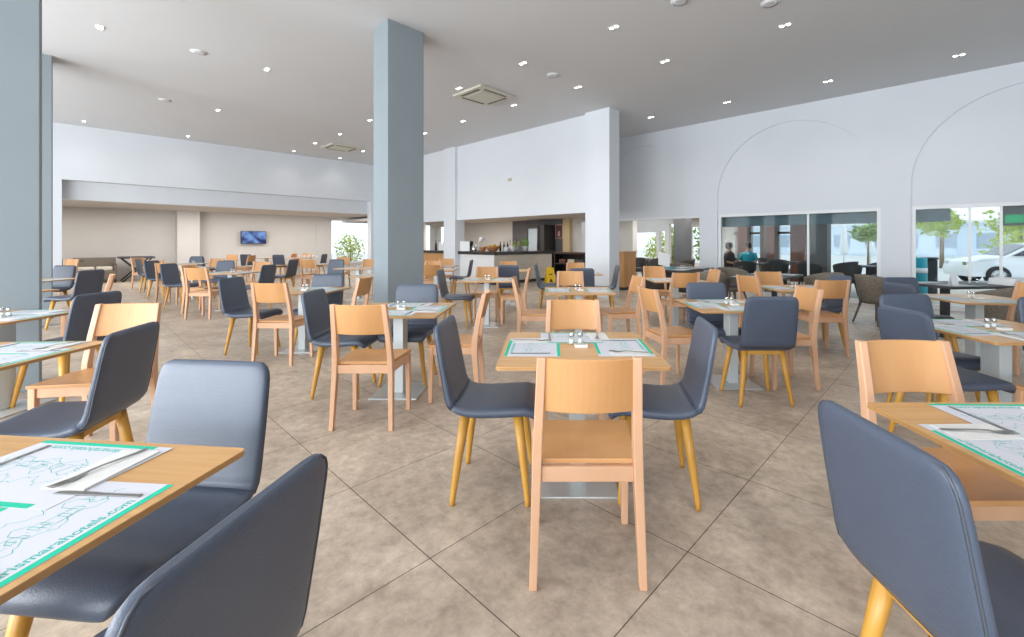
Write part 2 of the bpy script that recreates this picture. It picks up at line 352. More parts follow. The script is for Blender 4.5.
# ---------------------------------------------------------------- the four columns of the hall
for nm, a0, a1, b0, b1, lab in (
    ('column', -6.34, -5.90, 3.07, 3.65, 'grey-blue square column rising to the ceiling near the middle of the hall'),
    ('column', -6.38, -5.94, -0.78, -0.193, 'wide grey-blue column at the left edge, behind the left-hand tables'),
    ('column', -11.72, -11.27, -0.81, -0.23, 'narrow strip of a grey-blue column beyond the wide left one')):
    o = MB().box(a0, a1, b0, b1, 0, CH).build(nm, M['pillar'], bevel=0.006); o.rotation_euler = (0, 0, -TH)
    tag(o, lab, 'column')

# ---------------------------------------------------------------- chairs
def make_wood():
    t = thing('wooden_chair', 'x', 'chair')
    # seat board with a shallow scoop
    nx, ny = 9, 8; top = []; v = []
    for j in range(ny):
        for i in range(nx):
            hw = 0.190+0.034*j/(ny-1); x = hw*(2*i/(nx-1)-1); y = -0.165+0.375*j/(ny-1)
            z = 0.468-0.010*math.cos(x/hw*PI/2)*math.sin(PI*j/(ny-1)); top.append((x, y, z))
    s = MB(); n = nx*ny; f = []
    for j in range(ny-1):
        for i in range(nx-1):
            a = j*nx+i; f.append((a, a+1, a+nx+1, a+nx)); f.append((n+a, n+a+nx, n+a+nx+1, n+a+1))
    rim = [i for i in range(nx)]+[j*nx+nx-1 for j in range(1, ny)]+[(ny-1)*nx+i for i in range(nx-2, -1, -1)]+[j*nx for j in range(ny-2, 0, -1)]
    for k in range(len(rim)): a, b = rim[k], rim[(k+1) % len(rim)]; f.append((a, n+a, n+b, b))
    s.add(top+[(x, y, z-0.020) for x, y, z in top], f); s.build('seat', M['beech_panel'], t, bevel=0.004)
    # curved back panel
    rings = []
    for k in range(13):
        x = -0.166+0.332*k/12; c = 0.030*(1-(x/0.166)**2)
        pr = []
        for (z, off) in ((0.668, 0), (0.672, 0.007), (0.876, 0.007), (0.880, 0)):
            y = -0.193-(z-0.62)*0.235-c
            pr.append((x, y+off, z))
        for (z, off) in ((0.876, -0.007), (0.672, -0.007)):
            pr.append((x, -0.193-(z-0.62)*0.235-c+off, z))
        rings.append(pr)
    MB().loft(rings, True, False).build('backrest', M['beech_panel'], t)
    for sx in (-1, 1):
        MB().bar([(sx*.207, -.205, 0), (sx*.201, -.188, .20), (sx*.195, -.172, .40), (sx*.192, -.174, .50), (sx*.184, -.205, .68), (sx*.175, -.252, .882)],
                 [.030, .033, .036, .036, .035, .033], [.032, .040, .048, .048, .042, .034]).build('rear_leg', M['beech'], t, bevel=0.004)
        MB().bar([(sx*.208, .182, 0), (sx*.205, .178, .448)], [.030, .036], [.030, .038]).build('front_leg', M['beech'], t, bevel=0.004)
        MB().loft([[(sx*c-.011, y, .388), (sx*c+.011, y, .388), (sx*c+.011, y, .446), (sx*c-.011, y, .446)] for c, y in ((.193, -.150), (.205, .160))], True, False).build('side_rail', M['beech'], t, bevel=0.003)
    MB().box(-.188, .188, .165, .187, .388, .446).build('front_rail', M['beech'], t, bevel=0.003)
    MB().box(-.177, .177, -.184, -.160, .388, .446).build('rear_rail', M['beech'], t, bevel=0.003)
    return t

def shell(stations, n=28):
    """stations: (y, z, ny, nz, half width, half thickness): rounded sections swept along the profile"""
    rings = []
    for (y, z, ny, nz, hw, ht) in stations:
        r = []
        for k in range(n):
            a = 2*PI*k/n; ca, sa = math.cos(a), math.sin(a)
            px = math.copysign(abs(ca)**0.28, ca)*hw; pt = math.copysign(abs(sa)**0.62, sa)*ht
            r.append((px, y+ny*pt, z+nz*pt))
        rings.append(r)
    return rings
def blue_profile():
    """centre line from the front edge of the seat to the top of the back: (y, z, half width, half thickness)"""
    P = [(.226, .412, .185, .011), (.226, .422, .198, .020), (.221, .438, .209, .025), (.204, .454, .216, .028), (.165, .463, .220, .029), (.06, .456, .222, .029), (-.05, .451, .222, .028),
         (-.120, .455, .220, .026), (-.160, .465, .219, .025), (-.188, .482, .218, .024), (-.205, .505, .217, .023), (-.214, .535, .216, .0215), (-.228, .61, .215, .020), (-.243, .69, .213, .019),
         (-.257, .77, .210, .0185), (-.267, .825, .207, .018), (-.272, .850, .202, .0175), (-.275, .867, .194, .016), (-.277, .879, .180, .0125), (-.278, .885, .160, .006)]
    S = []
    for i, (y, z, hw, ht) in enumerate(P):
        a = P[max(i-1, 0)]; b = P[min(i+1, len(P)-1)]
        t = Vector((0, b[0]-a[0], b[1]-a[1])).normalized()
        S.append((y, z, -t.z, t.y, hw, ht))
    return S
def make_blue():
    t = thing('upholstered_chair', 'x', 'chair')
    S = blue_profile(); cut = 9
    st = MB().loft(shell(S[:cut+1]), True, True).build('seat', M['leather'], t)
    bk = MB().loft(shell(S[cut:]), True, True).build('backrest', M['leather'], t)
    # stitched piping round the rear edge of the back
    pts = []
    for sgn, seq in ((1, S[cut:-1]), (-1, list(reversed(S[cut:-1])))):
        for (y, z, ny, nz, hw, ht) in seq: pts.append((sgn*hw*0.985, y+ny*(-ht*0.55)*(-1), z+nz*(ht*0.55)))
    MB().tube(pts, 0.0032, 5).build('piping', M['piping'], bk)
    for sx in (-1, 1):
        for sy, fy, ty in ((1, .185, .130), (-1, -.190, -.135)):
            MB().tube([(sx*.208, fy, 0), (sx*.203, fy*.97+ty*.03, .03), (sx*.172, (fy+ty)/2, .24), (sx*.148, ty, .436)], [.0125, .0150, .0215, .0265], 10).build('leg', M['oak'], t)
    MB().box(-.165, .165, .112, .148, .405, .440).box(-.165, .165, -.153, -.117, .405, .440).box(-.018, .018, -.117, .112, .410, .440).build('under_frame', M['oak'], t, bevel=0.004)
    return t
def make_tub(name, m):
    t = thing(name, 'x', 'chair')
    r_in = []; seg = 30
    mb = MB(); rows = 9
    vs_, fs = [], []
    for side in (0, 1):
        for j in range(rows):
            q = j/(rows-1)
            for k in range(seg+1):
                a = math.radians(-28+236*k/seg)-PI   # open to +y
                back = 0.5+0.5*math.cos(math.radians(-118+236*k/seg))
                top = 0.64+0.16*back**0.8; z = 0.34+(top-0.34)*q
                rr = 0.235+0.065*q+(0.0 if side == 0 else -0.028)
                vs_.append((rr*1.02*math.cos(a), rr*1.0*math.sin(a), z))
    n = rows*(seg+1)
    for sd in (0, 1):
        for j in range(rows-1):
            for k in range(seg):
                a = sd*n+j*(seg+1)+k; fs.append((a, a+1, a+seg+2, a+seg+1))
    for k in range(seg):
        for j in (0, rows-1):
            a = j*(seg+1)+k; fs.append((a, a+1, n+a+1, n+a))
    for j in range(rows-1):
        for k in (0, seg):
            a = j*(seg+1)+k; fs.append((a, a+seg+1, n+a+seg+1, n+a))
    mb.add(vs_, fs, True); mb.build('woven_back', m, t)
    MB().lathe([(.20, .33), (.235, .345), (.24, .40), (.225, .415)], seg=24).build('woven_seat', m, t)
    MB().lathe([(.19, .415), (.205, .425), (.205, .455), (.18, .47)], seg=24).build('seat_cushion', M['cushion'], t)
    for sx in (-1, 1):
        for sy in (-1, 1):
            MB().tube([(sx*.225, sy*.225, 0), (sx*.15, sy*.15, .345)], [.013, .02], 8).build('leg', m, t)
    return t
PROTO = {'W': make_wood(), 'B': make_blue(), 'R': make_tub('rattan_armchair', M['rattan']), 'D': make_tub('rattan_armchair', M['darkrattan'])}
USED = set()
def place(kind, x, y, deg, label, group):
    p = PROTO[kind]; rz = math.radians(deg)
    if kind not in USED:
        USED.add(kind); p.location = (x, y, 0); p.rotation_euler = (0, 0, rz); p['label'] = label; p['group'] = group; return p
    return dup(p, (x, y, 0), rz, label, group)

# ---------------------------------------------------------------- tables
TZ = 0.724
def make_table(dark=False, lx=0.82, ly=0.80):
    t = thing('dining_table', 'x', 'table')
    if dark:
        MB().box(-lx/2, lx/2, -ly/2, ly/2, TZ-.035, TZ).build('tabletop', M['charcoal'], t, bevel=0.006)
        for sx in ((-1, 1) if lx > 1 else (0,)):
            MB().box(sx*lx*.28-.04, sx*lx*.28+.04, -.04, .04, .012, TZ-.05).build('pedestal', M['charcoal'], t, bevel=0.004)
            MB().box(sx*lx*.28-.2, sx*lx*.28+.2, -.2, .2, 0, .012).build('base_plate', M['charcoal'], t, bevel=0.004)
    else:
        tp = MB().box(-lx/2, lx/2, -ly/2, ly/2, TZ-.003, TZ).build('tabletop', M['top'], t)
        pts = []; c = 0.018
        for sx, sy in ((1, 1), (-1, 1), (-1, -1), (1, -1)):
            for k in range(5):
                a0 = {(1, 1): 0, (-1, 1): 90, (-1, -1): 180, (1, -1): 270}[(sx, sy)]; a = math.radians(a0+90*k/4)
                pts.append((sx*(lx/2-c)+c*math.cos(a), sy*(ly/2-c)+c*math.sin(a)))
        tp.data.clear_geometry(); m2 = MB().poly(pts, TZ-.016, TZ)
        tp.data.from_pydata(m2.v, [], m2.f); bm = bmesh.new(); bm.from_mesh(tp.data); bmesh.ops.recalc_face_normals(bm, faces=bm.faces); bm.to_mesh(tp.data); bm.free()
        tp.data.materials.clear(); tp.data.materials.append(M['top'])
        pe = [(x*0.9985, y*0.9985) for x, y in pts]; n = len(pts)
        e = MB(); q = [(x*1.0012, y*1.0012) for x, y in pts]
        e.add([(x, y, TZ-.0148) for x, y in q]+[(x, y, TZ-.0025) for x, y in q]+[(x, y, TZ-.0148) for x, y in pe]+[(x, y, TZ-.0025) for x, y in pe],
              [(i, (i+1) % n, n+(i+1) % n, n+i) for i in range(n)]+[(i, (i+1) % n, 2*n+(i+1) % n, 2*n+i) for i in range(n)]+[(n+i, n+(i+1) % n, 3*n+(i+1) % n, 3*n+i) for i in range(n)])
        e.build('edge_band', M['edge'], t)
        MB().box(-.042, .042, -.065, .065, .012, TZ-.036).build('pedestal', M['metal'], t, bevel=0.004)
        MB().box(-.20, .20, -.21, .21, 0, .012).build('base_plate', M['plate'], t, bevel=0.003)
        MB().box(-.17, .17, -.17, .17, TZ-.032, TZ-.0165).build('top_bracket', M['metal'], t)
    return t
TP = make_table()

# place settings, built once and copied
def text_mesh(body, size, name, m, parent, loc):
    cu = D.curves.new(name, 'FONT'); cu.body = body; cu.size = size; cu.align_x = 'CENTER'; cu.extrude = 0.00005; cu.offset = 0.0005
    ob = D.objects.new(name, cu); COL.objects.link(ob); dg = bpy.context.evaluated_depsgraph_get()
    me = D.meshes.new_from_object(ob.evaluated_get(dg)); D.objects.remove(ob); D.curves.remove(cu)
    o = D.objects.new(name, me); COL.objects.link(o); me.materials.clear(); me.materials.append(m); o.parent = parent; o.location = loc
    return o
def ribbon(mb, pts, w, z):
    for (x0, y0), (x1, y1) in zip(pts, pts[1:]):
        d = Vector((x1-x0, y1-y0)); 
        if d.length < 1e-6: continue
        n = Vector((-d.y, d.x)).normalized()*w/2
        mb.add([(x0+n.x, y0+n.y, z), (x1+n.x, y1+n.y, z), (x1-n.x, y1-n.y, z), (x0-n.x, y0-n.y, z)], [(0, 1, 2, 3)])
def make_mat():
    o = MB().box(-.205, .205, -.145, .145, 0, .0006).build('placemat', M['paper'])
    for y0, y1 in ((-.1445, -.1285), (.1285, .1445)):
        MB().box(-.158, .204, y0, y1, .0006, .0008).build('printed_band', M['green'], o)
    text_mesh('arismarahotels.com', .030, 'printed_lettering', M['ink'], o, (.02, -.119, .0007))
    mb = MB(); r = random.Random(3)
    x = -.17
    while x < .15:                                   # line drawing of a long row of buildings and trees
        w = r.uniform(.015, .04); h = r.uniform(.015, .045); y = -.03+r.uniform(-.012, .012)
        k = r.random()
        if k < .45: pts = [(x, y), (x, y+h), (x+w, y+h), (x+w, y), (x, y)]
        elif k < .7: pts = [(x, y), (x, y+h), (x+w/2, y+h+.014), (x+w, y+h), (x+w, y)]
        else: pts = [(x+w/2+w/2*math.cos(a/10*2*PI), y+h/2+h/2*math.sin(a/10*2*PI)*(1+.3*(a % 2))) for a in range(11)]
        ribbon(mb, pts, .0016, .0007)
        for _ in range(3):
            xx = x+r.uniform(0, w); yy = y+r.uniform(-.01, h); ribbon(mb, [(xx, yy), (xx+r.uniform(.004, .014), yy+r.uniform(-.003, .003))], .0014, .0007)
        x += w*.75
    pts = [(-.18+.36*k/40, -.045+.012*math.sin(k*.7)+.004*math.sin(k*2.3)) for k in range(41)]; ribbon(mb, pts, .0016, .0007)
    pts = [(-.15+.28*k/40, .045+.016*math.sin(k*.55)+.006*math.sin(k*1.9)) for k in range(41)]; ribbon(mb, pts, .0015, .0007)
    mb.build('printed_drawing', M['ink'], o)
    return o
def make_knife():
    mb = MB()
    for pts in ([(-.0055, -.105), (.0055, -.105), (.0048, -.015), (-.0048, -.015)], [(-.0048, -.015), (.0048, -.015), (.0085, .01), (.0095, .07), (.006, .098), (-.004, .105), (-.0052, .06)]):
        mb.poly(pts, 0, .0022)
    return mb.build('knife', M['steel'], bevel=.0007, seg=1)
def make_fork():
    mb = MB(); P = [(-.10, .0050, .0015), (-.06, .0042, .0030), (0, .0032, .006), (.03, .0036, .0055), (.048, .0085, .0020), (.062, .0118, .0010), (.070, .0118, .0016)]
    rings = [[(-w, y, z), (w, y, z), (w, y, z+.0018), (-w, y, z+.0018)] for y, w, z in P]
    mb.loft(rings, True, False)
    for k in range(4):
        x = -.0102+k*.0068
        mb.loft([[(x-.0018, .0695, .0016), (x+.0018, .0695, .0016), (x+.0018, .0695, .0034), (x-.0018, .0695, .0034)], [(x-.0008, .105, .0045), (x+.0008, .105, .0045), (x+.0008, .105, .0058), (x-.0008, .105, .0058)]], True, False)
    return mb.build('fork', M['steel'])
def make_napkin():
    return MB().box(-.055, .055, -.095, .095, 0, .0012).box(-.0545, .0535, -.0945, .0945, .0012, .0026).box(-.054, .054, -.094, .0935, .0026, .0038).build('napkin', M['napkin'], bevel=.0005, seg=1)
def make_shaker():
    o = MB().lathe([(.016, 0), (.017, .004), (.0155, .038), (.014, .046)], seg=14).build('shaker', M['clear'])
    MB().lathe([(.0145, .045), (.0160, .047), (.0160, .060), (.012, .067), (.004, .069)], seg=14).build('cap', M['chrome'], o)
    MB().lathe([(.0135, .003), (.0130, .030)], seg=12).build('filling', M['white'], o)
    return o
def make_sachet_box():
    o = MB().box(-.036, .036, -.021, .021, 0, .003).box(-.036, .036, -.021, -.019, .003, .016).box(-.036, .036, .019, .021, .003, .016).box(-.036, -.034, -.019, .019, .003, .016).box(.034, .036, -.019, .019, .003, .016).build('sachet_box', M['white'], bevel=.001, seg=1)
    m2 = MB()
    for k in range(6): m2.box(-.031+.0105*k, -.025+.0105*k, -.018, .018, .003, .018)
    m2.build('sachets', M['cream'], o)['kind'] = 'stuff'
    return o
ITEM = {}
def item(kind, maker, loc, rz, label, cat, group):
    if kind not in ITEM:
        o = maker(); ITEM[kind] = o; o.location = loc; o.rotation_euler = (0, 0, rz); return tag(o, label, cat, group)
    return dup(ITEM[kind], loc, rz, label, group)
SIDE = {'N': (0, 1, PI), 'S': (0, -1, 0), 'E': (1, 0, PI/2), 'W': (-1, 0, -PI/2)}
SNAME = {'N': 'far', 'S': 'near', 'E': 'right-hand', 'W': 'left-hand'}
def setting(tx, ty, tr, side, ph, lvl, tz=TZ, lx=.82, ly=.80):
    sx, sy, rot = SIDE[side]; ins = .145+.022
    c = Vector((sx*(lx/2-ins), sy*(ly/2-ins))); R = Matrix.Rotation(tr, 2)
    jr = rnd.uniform(-.03, .03)
    def at(px, py): q = R @ (c+Matrix.Rotation(rot+jr, 2) @ Vector((px, py))); return (tx+q.x, ty+q.y)
    rz = tr+rot+jr; z = tz+(.0003 if side in 'EW' else .0014); s = SNAME[side]
    item('placemat', make_mat, (*at(0, 0), z), rz, 'green-banded placemat at the %s side of %s' % (s, ph), 'placemat', 'printed placemats')
    if lvl >= 2:
        x, y = at(-.145, -.02); item('napkin', make_napkin, (x, y, z+.0011), rz+.05, 'white napkin at the %s setting of %s' % (s, ph), 'napkin', 'folded napkins')
        x, y = at(-.14, -.02); item('fork', make_fork, (x, y, z+.0052), rz-.12, 'steel fork at the %s setting of %s' % (s, ph), 'fork', 'forks on napkins')
        x, y = at(.15, -.01); item('knife', make_knife, (x, y, z+.0014), rz+.03, 'steel knife at the %s setting of %s' % (s, ph), 'knife', 'knives on placemats')
    elif lvl == 1:
        x, y = at(-.13, -.01); item('napkin', make_napkin, (x, y, z+.0011), rz+.05, 'white napkin at the %s setting of %s' % (s, ph), 'napkin', 'folded napkins')
def cruet(tx, ty, tr, ph, full=True, off=(0, 0)):
    R = Matrix.Rotation(tr, 2)
    for k, (dx, dy, nm) in enumerate(((-.028, .03, 'left'), (.022, .035, 'right'))):
        q = R @ Vector((dx+off[0], dy+off[1])); item('shaker', make_shaker, (tx+q.x, ty+q.y, TZ+.0005), 0, '%s steel-capped shaker on %s' % (nm, ph), 'shaker', 'salt and pepper shakers')
    if full:
        q = R @ Vector((.02+off[0], -.035+off[1])); item('sachets', make_sachet_box, (tx+q.x, ty+q.y, TZ+.0005), tr, 'small white sachet box on %s' % ph, 'box', 'sachet boxes')
T = {   # x, y, rot, phrase, settings, detail level
 1: (.185, 2.44, 0, 'the centre foreground table', 'WEN', 2),
 2: (-1.255, 3.85, 0, 'the table before the middle column', 'SEN', 2),
 3: (-.9, 6.95, 0, "the table before the counter's pale end", 'WE', 1),
 4: (.42, 5.37, 0, 'the table behind the centre foreground table', 'WE', 1),
 5: (.66, 8.40, 0, 'the table left of the white pilaster', 'WE', 0),
 6: (1.74, 4.10, 0, 'the table right of the centre one', 'WNS', 2),
 7: (2.05, 6.90, 0, 'the table before the wooden cabinet', 'WE', 1),
 9: (3.25, 5.68, 0, 'the table before the middle window', 'WE', 1),
 10: (4.48, 4.58, -.09, 'the rear table by the right window', 'SW', 1),
 11: (3.02, 2.94, 0, 'the second table at the right edge', 'NWS', 2),
 12: (1.57, 1.19, 0, 'the nearest table at the right edge', 'WN', 2),
 13: (-1.283, .881, -.105, 'the nearest table at the left edge', 'NE', 2),
 14: (-2.83, 2.18, .06, 'the second table at the left edge', 'NE', 2),
 15: (-4.22, 3.42, .08, 'the third table at the left edge', 'NE', 1),
 16: (-7.95, 6.85, .1, 'the farther table beside the left column', 'E', 0),
 17: (-6.4, 5.05, .1, 'the nearer table beside the left column', 'E', 0),
 21: (-6.1, 8.6, 0, 'the first table of the left diagonal', 'WE', 0),
 22: (-8.3, 10.4, 0, 'the second table of the left diagonal', 'WE', 0),
 23: (-9.9, 12.4, 0, 'the third table of the left diagonal', 'WE', 0),
 24: (-2.93, 5.38, 0, 'the table left of the middle column', 'EN', 1),
 25: (-4.3, 10.2, 0, 'the far table left of the column', 'WE', 0),
 26: (-2.95, 7.9, 0, 'the table half hidden by the column', 'WE', 0),
 27: (-2.6, 11.0, 0, 'the small far table before the bar', 'E', 0),
 28: (-11.0, 14.9, 0, 'the far table under the television', 'WE', 0),
 29: (-10.9, 17.3, 0, 'the rearmost table under the television', 'W', 0),
 33: (-9.4, 16.8, 0, 'the far table right of the television', 'W', 0),
 34: (-.75, 9.3, 0, 'the table nearest the bar counter', 'W', 0),
 35: (-5.9, 12.0, 0, 'the far table in the left centre', 'WE', 0),
 36: (-7.2, 11.2, 0, 'the lone table behind the left diagonal', 'WE', 0),
 38: (-2.3, 9.4, 0, 'the table just right of the column', 'W', 0),
}
first = True; TN = None
for k, (x, y, r, ph, st, lv) in T.items():
    lab = 'square oak-topped ' + ph.replace('the ', '', 1); nar = k in (14, 15)
    if first: TP.location = (x, y, 0); TP.rotation_euler = (0, 0, r); tag(TP, lab, 'table', 'square oak tables'); first = False
    elif nar:
        if TN is None: TN = make_table(False, .62, .80); o = TN
        else: o = dup(TN, (0, 0, 0), 0)
        o.location = (x, y, 0); o.rotation_euler = (0, 0, r); tag(o, lab, 'table', 'square oak tables')
    else: dup(TP, (x, y, 0), r, lab, 'square oak tables')
    for s in st: setting(x, y, r, s, ph, lv, lx=.62 if nar else .82)
    if k not in (12, 13, 14): cruet(x, y, r, ph, lv >= 1, (0.0, 0.03) if k == 1 else (0, 0))

CH_ = [  # kind, x, y, facing, where
 ('W', .166, 1.862, 0, 'at the near side of', 1),
 ('W', .213, 2.99, 180, 'at the far side of', 1), ('B', -.262, 2.385, -91, 'on the left of', 1), ('B', .588, 2.37, 83, 'on the right of', 1),
 ('W', -1.266, 3.255, 0, 'at the near side of', 2), ('B', -1.75, 3.88, -88, 'on the left of', 2), ('B', -1.28, 4.165, 180, 'at the far side of', 2), ('W', -.75, 3.80, 92, 'on the right of', 2),
 ('B', -1.35, 6.90, -90, 'on the left of', 3), ('W', -1.0, 7.50, 180, 'at the far side of', 3), ('W', -.49, 7.2, 90, 'on the right of', 3),
 ('W', -.115, 5.35, -90, 'on the left of', 4), ('W', .39, 6.30, 180, 'at the far side of', 4), ('W', .94, 5.50, 98, 'on the right of', 4),
 ('B', .10, 8.40, -90, 'on the left of', 5), ('B', .62, 7.50, 0, 'at the near side of', 5), ('B', 1.10, 8.25, 90, 'on the right of', 5), ('W', .67, 9.15, 180, 'at the far side of', 5),
 ('B', 1.765, 3.68, 0, 'at the near side of', 6), ('W', 2.22, 4.10, 90, 'on the right of', 6), ('B', 1.70, 4.35, 180, 'at the far side of', 6), ('W', 1.21, 4.17, -78, 'on the left of', 6),
 ('W', 1.99, 7.72, 180, 'at the far side of', 7), ('W', 2.0, 6.45, 0, 'at the near side of', 7), ('W', 2.47, 7.0, 90, 'on the right of', 7),
 ('W', 3.26, 5.22, 0, 'at the near side of', 9), ('W', 3.26, 6.16, 180, 'at the far side of', 9), ('W', 2.85, 5.72, -75, 'on the left of', 9), ('B', 3.56, 5.69, 90, 'on the right of', 9),
 ('B', 3.90, 4.50, -90, 'on the left of', 10), ('B', 4.32, 5.06, 180, 'at the far side of', 10), ('W', 4.85, 4.55, 90, 'on the right of', 10),
 ('B', 2.54, 2.78, -90, 'on the left of', 11), ('B', 2.93, 3.30, 180, 'at the far side of', 11), ('W', 2.98, 2.38, 0, 'at the near side of', 11), ('B', 3.82, 3.10, 170, 'beyond the right of', 11),
 ('W', 1.53, 1.63, 180, 'at the far side of', 12), ('B', 1.03, 1.0, -90, 'on the left of', 12),
 ('B', -1.19, 1.28, 174, 'at the far side of', 13), ('B', -.745, .73, 84, 'on the right of', 13),
 ('B', -2.295, 2.105, 105, 'on the right of', 14), ('W', -2.83, 2.80, 190, 'at the far side of', 14),
 ('B', -3.99, 3.66, 92, 'on the right of', 15),
 ('B', -7.28, 6.80, 92, 'on the right of', 16), ('B', -8.9, 7.9, 180, 'at the far side of', 16), ('W', -12.3, 11.2, 175, 'standing far off beyond', 16),
 ('W', -5.94, 5.69, 135, 'on the right of', 17),
 ('W', -5.90, 7.70, 0, 'at the near side of', 21), ('B', -7.32, 8.9, -90, 'on the left of', 21), ('W', -6.45, 8.30, -90, 'tucked under the left of', 21), ('W', -6.3, 9.6, 180, 'at the far side of', 21), ('B', -5.55, 8.45, 88, 'on the right of', 21),
 ('W', -8.0, 9.5, 5, 'at the near side of', 22), ('B', -9.0, 10.4, -90, 'on the left of', 22), ('B', -7.5, 10.1, 180, 'on the right of', 22), ('W', -8.8, 11.6, 180, 'at the far side of', 22),
 ('W', -9.5, 11.0, 0, 'at the near side of', 23), ('B', -10.35, 11.6, -60, 'on the left of', 23), ('W', -11.5, 12.7, -90, 'standing apart on the left of', 23), ('B', -10.6, 13.15, 180, 'at the far side of', 23),
 ('B', -3.50, 5.30, -92, 'on the left of', 24), ('W', -2.88, 4.875, -2, 'at the near side of', 24), ('B', -2.88, 5.60, 180, 'at the far side of', 24), ('W', -2.42, 5.34, 90, 'on the right of', 24),
 ('W', -4.5, 11.15, 180, 'at the far side of', 25), ('B', -5.3, 10.9, 172, 'behind the left of', 25),
 ('W', -5.93, 11.3, 0, 'at the near side of', 35), ('W', -6.5, 11.95, -90, 'on the left of', 35), ('W', -5.9, 12.7, 180, 'at the far side of', 35),
 ('B', -6.62, 11.15, 90, 'on the right of', 36),
 ('B', -2.05, 10.8, 90, 'on the right of', 27), ('W', -2.6, 11.5, 180, 'at the far side of', 27), ('W', -2.6, 10.1, 180, 'at the far side of', 38), ('W', -2.2, 8.65, 12, 'at the near side of', 38),
 ('B', -10.9, 14.1, 0, 'at the near side of', 28), ('W', -11.3, 15.7, 180, 'at the far side of', 28), ('W', -10.2, 15.0, 90, 'on the right of', 28),
 ('B', -11.0, 16.5, 0, 'at the near side of', 29), ('W', -10.1, 17.35, 90, 'on the right of', 29),
 ('B', -9.5, 16.0, 0, 'at the near side of', 33), ('W', -9.6, 17.6, 180, 'at the far side of', 33), ('B', -8.55, 16.6, 90, 'on the right of', 33),
 ('B', -.68, 8.55, 0, 'at the near side of', 34), ('W', -.82, 9.95, 180, 'at the far side of', 34), ('B', .12, 8.92, -92, 'standing apart on the right of', 34),
]
KN = {'W': ('beech chair', 'beech dining chairs'), 'B': ('blue-grey chair', 'upholstered dining chairs')}
for kind, x, y, d, where, tk in CH_:
    place(kind, x, y, d, '%s %s %s' % (KN[kind][0], where, T[tk][3]), KN[kind][1])
# ---------------------------------------------------------------- dark tables and rattan chairs along the arcade
DT = [(3.95, 7.8, PI/2-TH, 1.6, 'long dark table by the middle window'), (3.15, 10.0, PI/2-TH, 1.6, 'long dark table by the open archway'),
      (6.10, 6.25, .10, 1.6, 'long dark table by the right window')]
for i, (x, y, r, lx, lab) in enumerate(DT):
    t = make_table(True, lx, .8); t.location = (x, y, 0); t.rotation_euler = (0, 0, r); tag(t, lab, 'table', 'dark tables by the arcade')
    R = Matrix.Rotation(r, 2)
    for sx, nm in ((-.5, 'left'), (.5, 'right')):
        for sy, n2 in ((-.22, 'near'), (.22, 'far')):
            q = R @ Vector((sx, sy)); item('placemat', make_mat, (x+q.x, y+q.y, TZ+.0003), r+(PI if sy > 0 else 0), 'placemat at the %s %s corner of the %s' % (n2, nm, lab), 'placemat', 'printed placemats')
    for sx, nm in ((-.06, 'left'), (.06, 'right')):
        q = R @ Vector((sx, 0)); item('shaker', make_shaker, (x+q.x, y+q.y, TZ+.0005), 0, '%s steel-capped shaker on the %s' % (nm, lab), 'shaker', 'salt and pepper shakers')
def folded_card(x, y, z, rz, w, h, label):
    mb = MB(); t = .002
    mb.add([(-w/2, -.03, 0), (w/2, -.03, 0), (w/2, 0, h), (-w/2, 0, h), (-w/2, .03, 0), (w/2, .03, 0), (-w/2, -.03+t, 0), (w/2, -.03+t, 0), (w/2, 0, h-.008), (-w/2, 0, h-.008), (-w/2, .03-t, 0), (w/2, .03-t, 0)],
           [(0, 1, 2, 3), (3, 2, 5, 4), (6, 9, 8, 7), (9, 10, 11, 8), (0, 6, 7, 1), (4, 5, 11, 10), (0, 3, 4, 10, 9, 6), (1, 7, 8, 11, 5, 2)])
    o = mb.build('table_card', M['white'], loc=(x, y, z), rz=rz); return tag(o, label, 'card')
folded_card(5.60, 6.02, TZ+.001, .1, .10, .16, 'white standing card on the dark table by the far right window')
for i in range(4):
    tag(MB().box(-.21, .21, -.15, .15, 0, .022).build('menu_folder', M['white'], bevel=.003, loc=(6.45, 6.05, TZ+.001+.0225*i), rz=.1+.05*i), 'white menu folder on the dark table by the right window, %s' % ('lowest of four', 'second lowest', 'third lowest', 'topmost')[i], 'folder', 'stacked menu folders')
for kind, x, y, d, lab in (
    ('R', 5.36, 7.08, -80, 'grey rattan tub armchair standing free at the right end of the middle window'),
    ('R', 5.62, 5.42, 25, 'grey rattan tub armchair right of the dark table by the right window'),
    ('R', 3.03, 7.88, -45, 'grey rattan armchair at the left end of the dark table by the middle window'),
    ('R', 3.82, 8.92, 190, 'grey rattan armchair behind the dark table by the middle window'),
    ('R', 4.72, 7.45, 100, 'grey rattan armchair on the right side of the dark table by the middle window'),
    ('D', 2.85, 8.72, 30, 'dark rattan armchair at the near right side of the dark table by the open archway'),
    ('D', 2.35, 9.15, -45, 'dark rattan armchair at the left end of the dark table by the open archway'),
    ('D', 4.10, 9.80, 50, 'dark rattan armchair at the right end of the dark table by the open archway'),
    ('R', 3.4, 11.0, 170, 'grey rattan armchair behind the dark table by the open archway')):
    place(kind, x, y, d, lab, 'rattan armchairs by the arcade')

